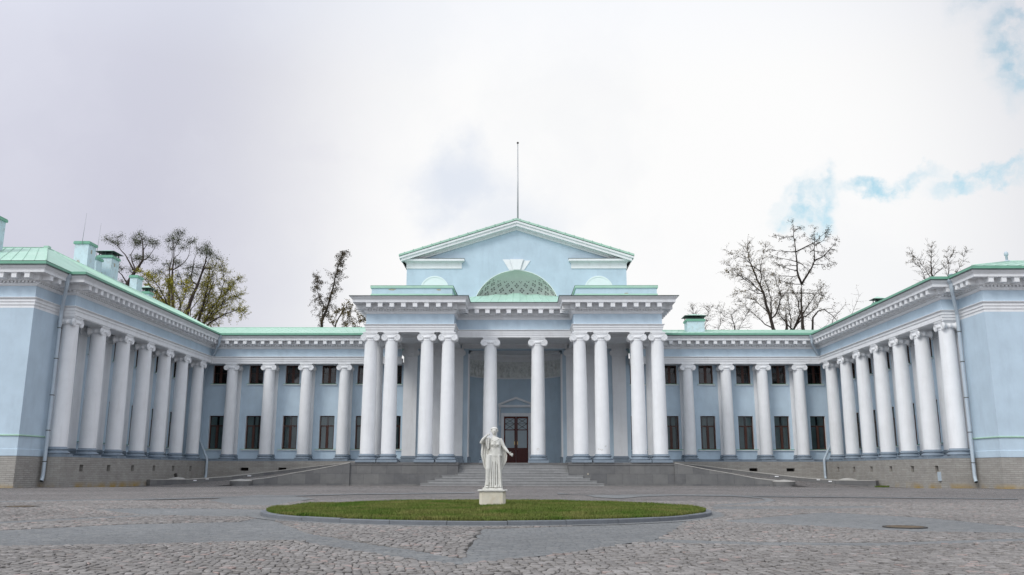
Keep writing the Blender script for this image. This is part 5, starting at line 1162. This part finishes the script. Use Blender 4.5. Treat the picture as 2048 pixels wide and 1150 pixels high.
mb = MB(); mb.obox((0, 0, .62), (.08, 0, .02), (0, .10, 0), (-.04, 0, .15)); mb.build('lamp_head', 'iron', fl); mb = MB(); mb.tube([(0, 0, 0), (-.05, 0, .5)], .035, 6); mb.build('stand', 'iron', fl)

# scratched graffiti near the foot of two front columns
def scratch(cx, cy, R_, pts):
    mb = MB()
    for l in pts:
        mb.tube([(cx+x, cy-math.sqrt(max(.01, R_*R_-x*x))-.002, z) for x, z in l], .011, 4)
    mb.build('graffiti', 'peel', pal)
rg = random.Random(2)
scratch(XC+6.24, 0, .512, [[(-.36+.045*k+rg.uniform(-.02, .02), 2.38+rg.uniform(-.05, .06)-.012*k) for k in range(8)], [(.10, 2.52), (.13, 2.60), (.16, 2.53), (.20, 2.60), (.22, 2.55)]])
scratch(XC+1.77, 2.6, .538, [[(-.12, 2.42), (-.02, 2.50), (.06, 2.42), (-.03, 2.33), (-.12, 2.42)]])
# ------------------------------------------------------------------ statue
ST = (-.235, -41.45)
ped = empty('pedestal', (ST[0], ST[1], .10), label='low ochre stone pedestal standing in the grass under the statue', cat='pedestal')
mb = MB()
def rbox(mb, hx, hy, ch, z0, z1, mi=0):
    mb.prism([(-hx+ch, -hy), (hx-ch, -hy), (hx, -hy+ch), (hx, hy-ch), (hx-ch, hy), (-hx+ch, hy), (-hx, hy-ch), (-hx, -hy+ch)], z0, z1, mi)
rbox(mb, .292, .27, .06, -.08, .345); mb.build('block', 'pedestal', ped)
mb = MB(); rbox(mb, .31, .285, .06, .345, .355); rbox(mb, .328, .30, .06, .355, .381); mb.build('top_slab', 'marble', ped)
sta = empty('statue', (ST[0], ST[1], .481), label='white marble statue of a robed woman with one arm held out', cat='statue')
mb = MB(); mb.box(-.222, .222, -.17, .17, 0, .045); mb.build('statue_base', 'marble', sta)
mb = MB(); zb = .045
def ring(cx, cy, rx, ry, z, nf, amp, ph, m=96, sharp=1.0):
    o = []
    for k in range(m):
        a = 2*math.pi*k/m; f = math.sin(nf*a+ph); f = math.copysign(abs(f)**sharp, f)
        q = 1+amp*f+amp*.5*math.sin((nf*1.0+5)*a+ph*2)
        o.append((cx+rx*q*math.cos(a), cy+ry*q*math.sin(a), z+zb))
    return o
def loft(rings, closed=True):
    m = len(rings[0]); vs = [p for r in rings for p in r]; fs = []
    for i in range(len(rings)-1):
        for k in range(m): fs.append((i*m+k, i*m+(k+1) % m, (i+1)*m+(k+1) % m, (i+1)*m+k))
    fs.append(tuple(range(m-1, -1, -1))); fs.append(tuple(range((len(rings)-1)*m, len(rings)*m)))
    mb.add(vs, fs, 0, True)
# skirt with deep pleats
sk = []
for i in range(19):
    u = i/18; z = u*.745
    cx = .010+.030*u; rx = .188-.048*u**.8; ry = .135-.030*u
    if u < .05: rx += .006; ry += .006
    sk.append(ring(cx, 0, rx, ry, z, 11, .10*(1-.40*u), .5+.5*u, m=170, sharp=.7))
loft(sk)
# bent knee pushing through the cloth
mb.tube([(-.085, -.075, zb+.72), (-.10, -.125, zb+.42), (-.115, -.105, zb+.06)], [.070, .062, .045], 12)
for k in range(6):   # front folds
    x = -.040+.042*k; d_ = .02 if k % 2 else 0; mb.tube([(x*.72+.02, -.105, zb+.735), (x+.004*math.sin(k*2), -.138-d_, zb+.35), (x*1.10, -.150-d_, zb+.01)], [.011, .0175, .021], 7)
for x in (-.12, .07): mb.ball((x, -.155, zb+.018), .035, 10, rz=.022, ry=.055)
# overfold blouse
bl = [(.690, .048, .158, .112, .05), (.715, .047, .163, .116, .05), (.745, .046, .150, .108, .035), (.80, .047, .140, .102, .025), (.88, .050, .137, .104, .02), (.96, .052, .140, .112, .018), (1.02, .050, .146, .108, .012), (1.07, .045, .145, .088, .01), (1.105, .038, .11, .068, 0), (1.135, .032, .06, .05, 0)]
loft([ring(cx, 0, rx, ry, z, 13, am, .4, m=130) for z, cx, rx, ry, am in bl])
for x in (-.012, .108): mb.ball((x, -.086, zb+.955), .042, 12)
for k in range(5): mb.tube([(-.06+.004*k, -.07, zb+1.08-.028*k), (.045, -.115-.004*k, zb+1.03-.035*k), (.14-.004*k, -.07, zb+1.085-.028*k)], .0075, 6)
for k in range(10): x = -.085+.028*k; mb.tube([(x*.9+.005, -.105*math.sqrt(max(.1, 1-((x-.045)/.17)**2)), zb+.86), (x, -.118*math.sqrt(max(.1, 1-((x-.045)/.18)**2)), zb+.70)], [.006, .012], 6)
# neck and head
mb.tube([(.032, 0, zb+1.10), (.030, -.004, zb+1.15), (.029, -.006, zb+1.20)], [.046, .036, .036], 12)
mb.ball((.029, -.010, zb+1.262), .064, 18, rz=.088, ry=.078)
mb.ball((.029, -.045, zb+1.215), .040, 12, rz=.040, ry=.036)      # jaw and chin
mb.tube([(.029, -.080, zb+1.288), (.029, -.094, zb+1.248)], [.008, .014], 8)   # nose
for s in (-1, 1): mb.ball((.029+s*.026, -.072, zb+1.250), .016, 8, rz=.013); mb.tube([(.029+s*.010, -.082, zb+1.284), (.029+s*.045, -.064, zb+1.284)], .007, 6); mb.ball((.029+s*.066, -.004, zb+1.255), .015, 8, rz=.02)
mb.ball((.029, -.082, zb+1.222), .015, 8, rz=.006); mb.ball((.029, -.079, zb+1.209), .012, 8, rz=.006)
# hair: cap with rolled fringe and bun
mb.ball((.029, .010, zb+1.300), .074, 16, rz=.062, ry=.082)
for k in range(15): a = math.pi*(k/14); mb.ball((.029-.068*math.cos(a), -.022-.040*math.sin(a), zb+1.300+.018*math.sin(a)), .019, 8)
for k in range(8): a = math.pi*(k/7); mb.ball((.029-.075*math.cos(a), .035+.03*math.sin(a), zb+1.27), .022, 8)
mb.ball((.029, .085, zb+1.27), .035, 10)
# arms
mb.tube([(-.075, 0, zb+1.085), (-.15, -.01, zb+1.062), (-.215, -.025, zb+1.030), (-.262, -.045, zb+1.005)], [.050, .046, .042, .036], 12)
mb.ball((-.264, -.05, zb+1.004), .038, 12)
mb.tube([(-.262, -.05, zb+1.01), (-.225, -.085, zb+1.07), (-.17, -.11, zb+1.125), (-.135, -.115, zb+1.160)], [.036, .037, .029, .022], 12)
mb.ball((-.115, -.115, zb+1.178), .028, 10, rz=.022)
for k in range(4): mb.tube([(-.115+.004*k, -.135+.014*k, zb+1.190-.002*k), (-.085+.003*k, -.138+.014*k, zb+1.196-.003*k), (-.070, -.128+.014*k, zb+1.178-.003*k)], [.0095, .0085, .007], 6)
mb.tube([(-.115, -.14, zb+1.17), (-.092, -.145, zb+1.172), (-.08, -.140, zb+1.162)], [.010, .009, .007], 6)
mb.tube([(.155, 0, zb+1.085), (.20, -.005, zb+1.01), (.252, -.02, zb+.905)], [.050, .047, .037], 12)
mb.ball((.253, -.02, zb+.903), .036, 10)
mb.tube([(.252, -.02, zb+.905), (.300, -.055, zb+.845), (.362, -.085, zb+.775)], [.037, .035, .021], 12)
mb.ball((.382, -.094, zb+.758), .025, 10, rz=.017)
for k, (dx, dz, l) in enumerate(((.07, -.004, 1), (.078, -.022, 1), (.072, -.038, 1), (.058, -.050, .9))):
    x0, z0 = .395-.002*k, .760-.009*k; mb.tube([(x0-.01, -.098, zb+z0), (x0+dx*.55, -.105, zb+z0+dz*.4), (x0+dx*.95, -.102, zb+z0+dz)], [.0105, .009, .0065], 6)
mb.tube([(.375, -.105, zb+.765), (.400, -.125, zb+.785), (.422, -.130, zb+.790)], [.011, .009, .007], 6)
# mantle: folded cloth between two edges, hanging from both arms
def cloth(La, Lb, y0, amp, nf, th):
    n = len(La)-1; m = 40
    def it(P, t):
        s = t*n; i = min(n-1, int(s)); f = s-i; return P[i][0]+(P[i+1][0]-P[i][0])*f, P[i][1]+(P[i+1][1]-P[i][1])*f
    g = []
    for j in range(31):
        (xa, za), (xb, zb_) = it(La, j/30), it(Lb, j/30); row = []
        for k in range(m+1):
            u = k/m; w_ = amp*math.sin(nf*u*2*math.pi+.6*math.sin(j*.2)); row.append((xa+(xb-xa)*u, y0+w_+.02*math.sin(u*3), za+(zb_-za)*u+zb))
        g.append(row)
    vs = [p for r in g for p in r]+[(p[0], p[1]+th, p[2]) for r in g for p in r]; o = len(g)*(m+1); fs = []
    for j in range(30):
        for k in range(m):
            a = j*(m+1)+k; fs.append((a, a+m+1, a+m+2, a+1)); fs.append((a+o, a+o+1, a+o+m+2, a+o+m+1))
        for k in (0, m): a = j*(m+1)+k; b = a+m+1; fs.append((a, a+o, b+o, b) if k == 0 else (a, b, b+o, a+o))
    for j in (0, 30):
        for k in range(m): a = j*(m+1)+k; fs.append((a, a+1, a+1+o, a+o) if j == 0 else (a, a+o, a+1+o, a+1))
    mb.add(vs, fs, 0, True)
cloth([(-.262, 1.0), (-.272, .85), (-.278, .73), (-.245, .62), (-.215, .48), (-.16, .39)], [(-.06, 1.04), (-.08, .86), (-.10, .73), (-.10, .62), (-.11, .50), (-.12, .39)], .005, .016, 3.4, .045)
cloth([(-.16, 1.10), (-.165, 1.0), (-.15, .92), (-.125, .86)], [(-.075, 1.12), (-.08, 1.0), (-.08, .92), (-.09, .85)], -.115, .010, 2, .05)
cloth([(.16, 1.0), (.17, .85), (.17, .72), (.17, .55), (.18, .42)], [(.235, .96), (.285, .84), (.325, .72), (.315, .60), (.21, .40)], .01, .015, 2.8, .045)
mb.box(-.10, .16, .05, .085, zb+.35, zb+1.03)
body = mb.build('statue_body', 'marble', sta)
md = body.modifiers.new('join', 'REMESH'); md.mode = 'VOXEL'; md.voxel_size = .0062; md.use_smooth_shade = True
sm_ = body.modifiers.new('soft', 'SMOOTH'); sm_.factor = .5; sm_.iterations = 1
# ------------------------------------------------------------------ trees
def tree(name, label, cat, limbs, Y, r0, leaf, bark='bark', twl=(.6, 1.5), dens=2.2, leafn=3, leafs=.10, leafm=None, droop=0., spread=1.0, seed=1, sub=2, clumps=None, clr=.62, cln=210, twr=.011, jit=1.2, group=None, up_=.35, clumpmat=None):
    rr = random.Random(seed)
    bx, bz = limbs[0][0]
    root = empty(name, (bx, Y, -.1), label=label, cat=cat, group=group)
    T = MB(); Cw = MB(); tips = []
    def loc(p): return (p[0]-bx, p[1]-Y, p[2]+.1)
    L3 = []; attach = {}
    for i, l in enumerate(limbs):
        y = Y
        key = (round(l[0][0], 1), round(l[0][1], 1))
        # start where a former limb passes
        best = None
        for M3 in L3:
            for q in M3:
                d = abs(q[0]-l[0][0])+abs(q[2]-l[0][1])
                if d < .9 and (best is None or d < best[0]): best = (d, q)
        if best: y = best[1][1]
        dy = rr.uniform(-1, 1)*jit*.5 if i else 0
        P = []
        dense = []
        for a, b in zip(l, l[1:]):
            n = max(2, int(math.hypot(b[0]-a[0], b[1]-a[1])/.5))
            for j in range(n): t = j/n; dense.append((a[0]+(b[0]-a[0])*t, a[1]+(b[1]-a[1])*t))
        dense.append(l[-1]); tot = len(dense)
        for j, (x, z) in enumerate(dense):
            P.append((x+rr.uniform(-.05, .05)*(j > 0), y+dy*j*.5+rr.uniform(-.06, .06)*(j > 0), z+rr.uniform(-.04, .04)))
        if i and best: P[0] = best[1]
        L3.append(P)
        r = r0 if i == 0 else r0*max(.22, min(.62, len(dense)/22))
        n = len(P); rad = [max(.012, r*(1-.88*(k/(n-1))**.9)) for k in range(n)]
        if i == 0:
            P0 = [(P[0][0]+rr.uniform(-.3, .3), Y, -.1), (P[0][0], Y, 8)]; T.tube([loc(p) for p in P0+P], [r0*1.9, r0*1.35]+rad, 9)
        elif not best: T.tube([loc(p) for p in [(P[0][0], Y, -.1)]+P], [r*1.6]+rad, 7)
        else: T.tube([loc(p) for p in P], rad, 6)
        # twigs
        for k in range(1, n):
            u = k/(n-1)
            if i == 0 and P[k][2] < limbs[0][0][1]+1.5: continue
            c = dens*.5*(.35+.9*u); m = int(c)+(rr.random() < c-int(c))
            d0 = (Vector(P[k])-Vector(P[k-1])).normalized()
            for _ in range(m):
                rnd = Vector((rr.gauss(0, 1), rr.gauss(0, 1), rr.gauss(0, .8))).normalized()
                d = (d0*.7+rnd*spread+Vector((0, 0, up_-droop))).normalized(); ln = rr.uniform(*twl)*(1.15-.5*u)
                p = Vector(P[k]); pts = [p]; e = d.copy()
                for q in range(3):
                    e = (e+Vector((rr.gauss(0, .22), rr.gauss(0, .22), rr.gauss(0, .18)-droop*.35))).normalized(); pts.append(pts[-1]+e*ln/3)
                Cw.tube([loc(q) for q in pts], [twr*1.5, twr*1.1, twr*.8, twr*.5], 3, 0, caps=False)
                tips.append((pts[-1], e, ln))
                for _s in range(sub):
                    q = pts[rr.choice((1, 2, 3))]; e2 = (e+Vector((rr.gauss(0, .8), rr.gauss(0, .8), rr.gauss(0, .6)-droop))).normalized(); l2 = ln*rr.uniform(.25, .55)
                    m_ = q+e2*l2*.5+Vector((0, 0, rr.uniform(-.05, .05))); en = q+e2*l2
                    Cw.tube([loc(q), loc(m_), loc(en)], [twr*.8, twr*.6, twr*.4], 3, 0, caps=False); tips.append((en, e2, l2))
    def leafq(p, s, mi=1):
        a = Vector((rr.gauss(0, 1), rr.gauss(0, 1), rr.gauss(0, 1))).normalized(); b = a.cross(Vector((rr.gauss(0, 1), rr.gauss(0, 1), rr.gauss(0, 1)))).normalized()
        p = Vector(loc(p)); Cw.add([p-a*s*.5, p+b*s*.38, p+a*s*.5, p-b*s*.38], [(0, 1, 2, 3)], mi)
    if leaf:
        for p, e, ln in tips:
            for _ in range(leafn if isinstance(leafn, int) else (rr.randint(*leafn))):
                o = e*(-rr.random()*ln*.7)+Vector((rr.gauss(0, .09), rr.gauss(0, .09), rr.gauss(0, .09)-droop*rr.random()*.3)); leafq(p+o, leafs*rr.uniform(.6, 1.3))
    if clumps:
        cm = 2 if clumpmat else 1
        for cx, cz in clumps:
            cy = Y+rr.uniform(-1, 1)*jit
            src = min((q for M3 in L3 for q in M3), key=lambda q: (q[0]-cx)**2+(q[2]-cz)**2); cy = src[1]+rr.uniform(-.3, .3)
            R_ = clr*rr.uniform(.75, 1.3)
            for _ in range(9):
                e = Vector((rr.gauss(0, 1), rr.gauss(0, 1), rr.gauss(.3, .7))).normalized()*R_*.9
                c = Vector((cx, cy, cz)); Cw.tube([loc(src), loc(c*.5+Vector(src)*.5), loc(c), loc(c+e)], [.035, .03, .022, .01], 3, caps=False)
                for _ in range(int(cln*1.3/9)):
                    t = rr.uniform(.25, 1.05); o = Vector((rr.gauss(0, .24), rr.gauss(0, .24), rr.gauss(0, .2))); leafq(c+e*t+o, rr.uniform(.05, .115), cm)
    T.build('trunk', bark, root); Cw.build('crown', (bark, leaf or 'bud', clumpmat or leaf or 'bud'), root)
    return root
tree('forked_larch', 'tall bare larch forking into two leaders behind the right roof corner', 'tree', TR['fork'], 33, .23, 'larchleaf', twl=(.35, 1.0), dens=7, leafn=2, leafs=.11, droop=.25, spread=.9, seed=3, sub=3, twr=.015, up_=.1)
tree('bare_tree', 'bare spreading tree leaning left, first tree left of the forked larch', 'tree', TR['bareL'], 30, .21, 'bud', twr=.013, twl=(.6, 1.7), dens=12, leafn=(1, 3), leafs=.11, seed=5, sub=3)
tree('bare_tree', 'low bushy tree with a snapped trunk just behind the forked larch trunk', 'tree', TR['bareM'], 36, .24, 'bud', twr=.015, twl=(.6, 1.6), dens=10, leafn=(1, 3), leafs=.11, seed=8, sub=4)
tree('arching_tree', 'dark arching trunk bent over to the right beside the forked larch', 'tree', TR['arch'], 38, .15, 'bud', twl=(.5, 1.3), dens=4.5, leafn=(0, 2), leafs=.10, seed=9, droop=.1)
tree('pine_tree', 'tall pine with dark rounded needle clumps, farthest left of the trees', 'tree', TR['pineA'], 30, .27, None, bark='barkpine', dens=.5, twl=(.4, .8), seed=11, clumps=TR['clA'], clumpmat='needle', clr=.66)
tree('pine_tree', 'slender pine with two straight stems between the leftmost pine and the leaning one', 'tree', TR['pineB'], 27, .20, None, bark='barkpine', dens=.5, twl=(.4, .8), seed=12, clumps=TR['clB'], clumpmat='needle', clr=.58)
tree('pine_tree', 'leaning pine rising out of the yellow green maple', 'tree', TR['pineC'], 29, .27, None, bark='barkpine', dens=.6, twl=(.4, .8), seed=13, clumps=TR['clC'], clumpmat='needle', clr=.62)
tree('maple_tree', 'yellow green budding maple fanning out above the left inner roof corner', 'tree', TR['mapleR'], 32, .20, 'spring', twl=(.6, 1.7), dens=15, leafn=(3, 6), leafs=.105, seed=14, sub=4)
tree('maple_tree', 'bright yellow leafed maple close behind the last left chimneys', 'tree', TR['mapleL'], 24, .17, 'spring', twl=(.5, 1.3), dens=9, leafn=(6, 10), leafs=.12, seed=15, sub=3)
tree('maple_tree', 'yellow green maple filling the gap under the pines, middle one of three', 'tree', [[(x-4.2, z-.4) for x, z in l] for l in TR['mapleR'][::-1]], 35, .15, 'spring', twl=(.6, 1.6), dens=9, leafn=(3, 6), leafs=.105, seed=24, sub=4)
tree('leaning_larch', 'brown spindly larch leaning right behind the left roof of the middle range', 'tree', TR['lean'], 30, .17, 'larchleaf', twl=(.4, 1.4), dens=13.0, leafn=(8, 12), leafs=.10, seed=16, sub=4, droop=.6, spread=1.3, up_=.1)
tree('brown_tree', 'olive brown bushy tree tucked against the left end of the portico cornice', 'tree', TR['bushC'], 26, .12, 'oldleaf', twl=(.5, 1.0), dens=4.6, leafn=(7, 11), leafs=.13, seed=17, sub=3)
low = TR['lowA']
tree('bare_tree', 'fine twigged low tree beside the roof chimney of the middle range', 'tree', low[:3], 44, .12, 'bud', twl=(.8, 1.8), dens=10, leafn=(0, 2), leafs=.10, seed=18, sub=4, twr=.014)
tree('bare_tree', 'fine twigged low tree between the roof chimney and the bare leaning tree', 'tree', low[3:], 44, .12, 'bud', twl=(.8, 1.7), dens=10, leafn=(0, 2), leafs=.10, seed=19, sub=4, twr=.014)
tree('bare_tree', 'faint thin twigs showing above the inner end of the right wing roof', 'tree', TR['lowB'], 44, .09, 'bud', twl=(.6, 1.3), dens=2.6, leafn=(0, 1), seed=20, sub=3)
tree('bare_tree', 'small round bare tree over the right wing roof, the fuller of two', 'tree', TR['farA'], 26, .13, 'bud', twr=.014, twl=(.5, 1.4), dens=11, leafn=(0, 2), leafs=.09, seed=21, sub=3)
tree('bare_tree', 'thin upright bare tree over the right wing roof, right of the fuller one', 'tree', TR['farB'], 28, .09, 'bud', twr=.014, twl=(.4, 1.1), dens=9, leafn=(0, 2), leafs=.09, seed=22, sub=3)

rc = random.Random(4)       # curtains drawn differently in every window
for o in bpy.data.objects:
    if o.name.startswith('curtain'): o.scale.x = rc.choice((1, 1, .95, .8, .66, .55)); o.location.x = 0
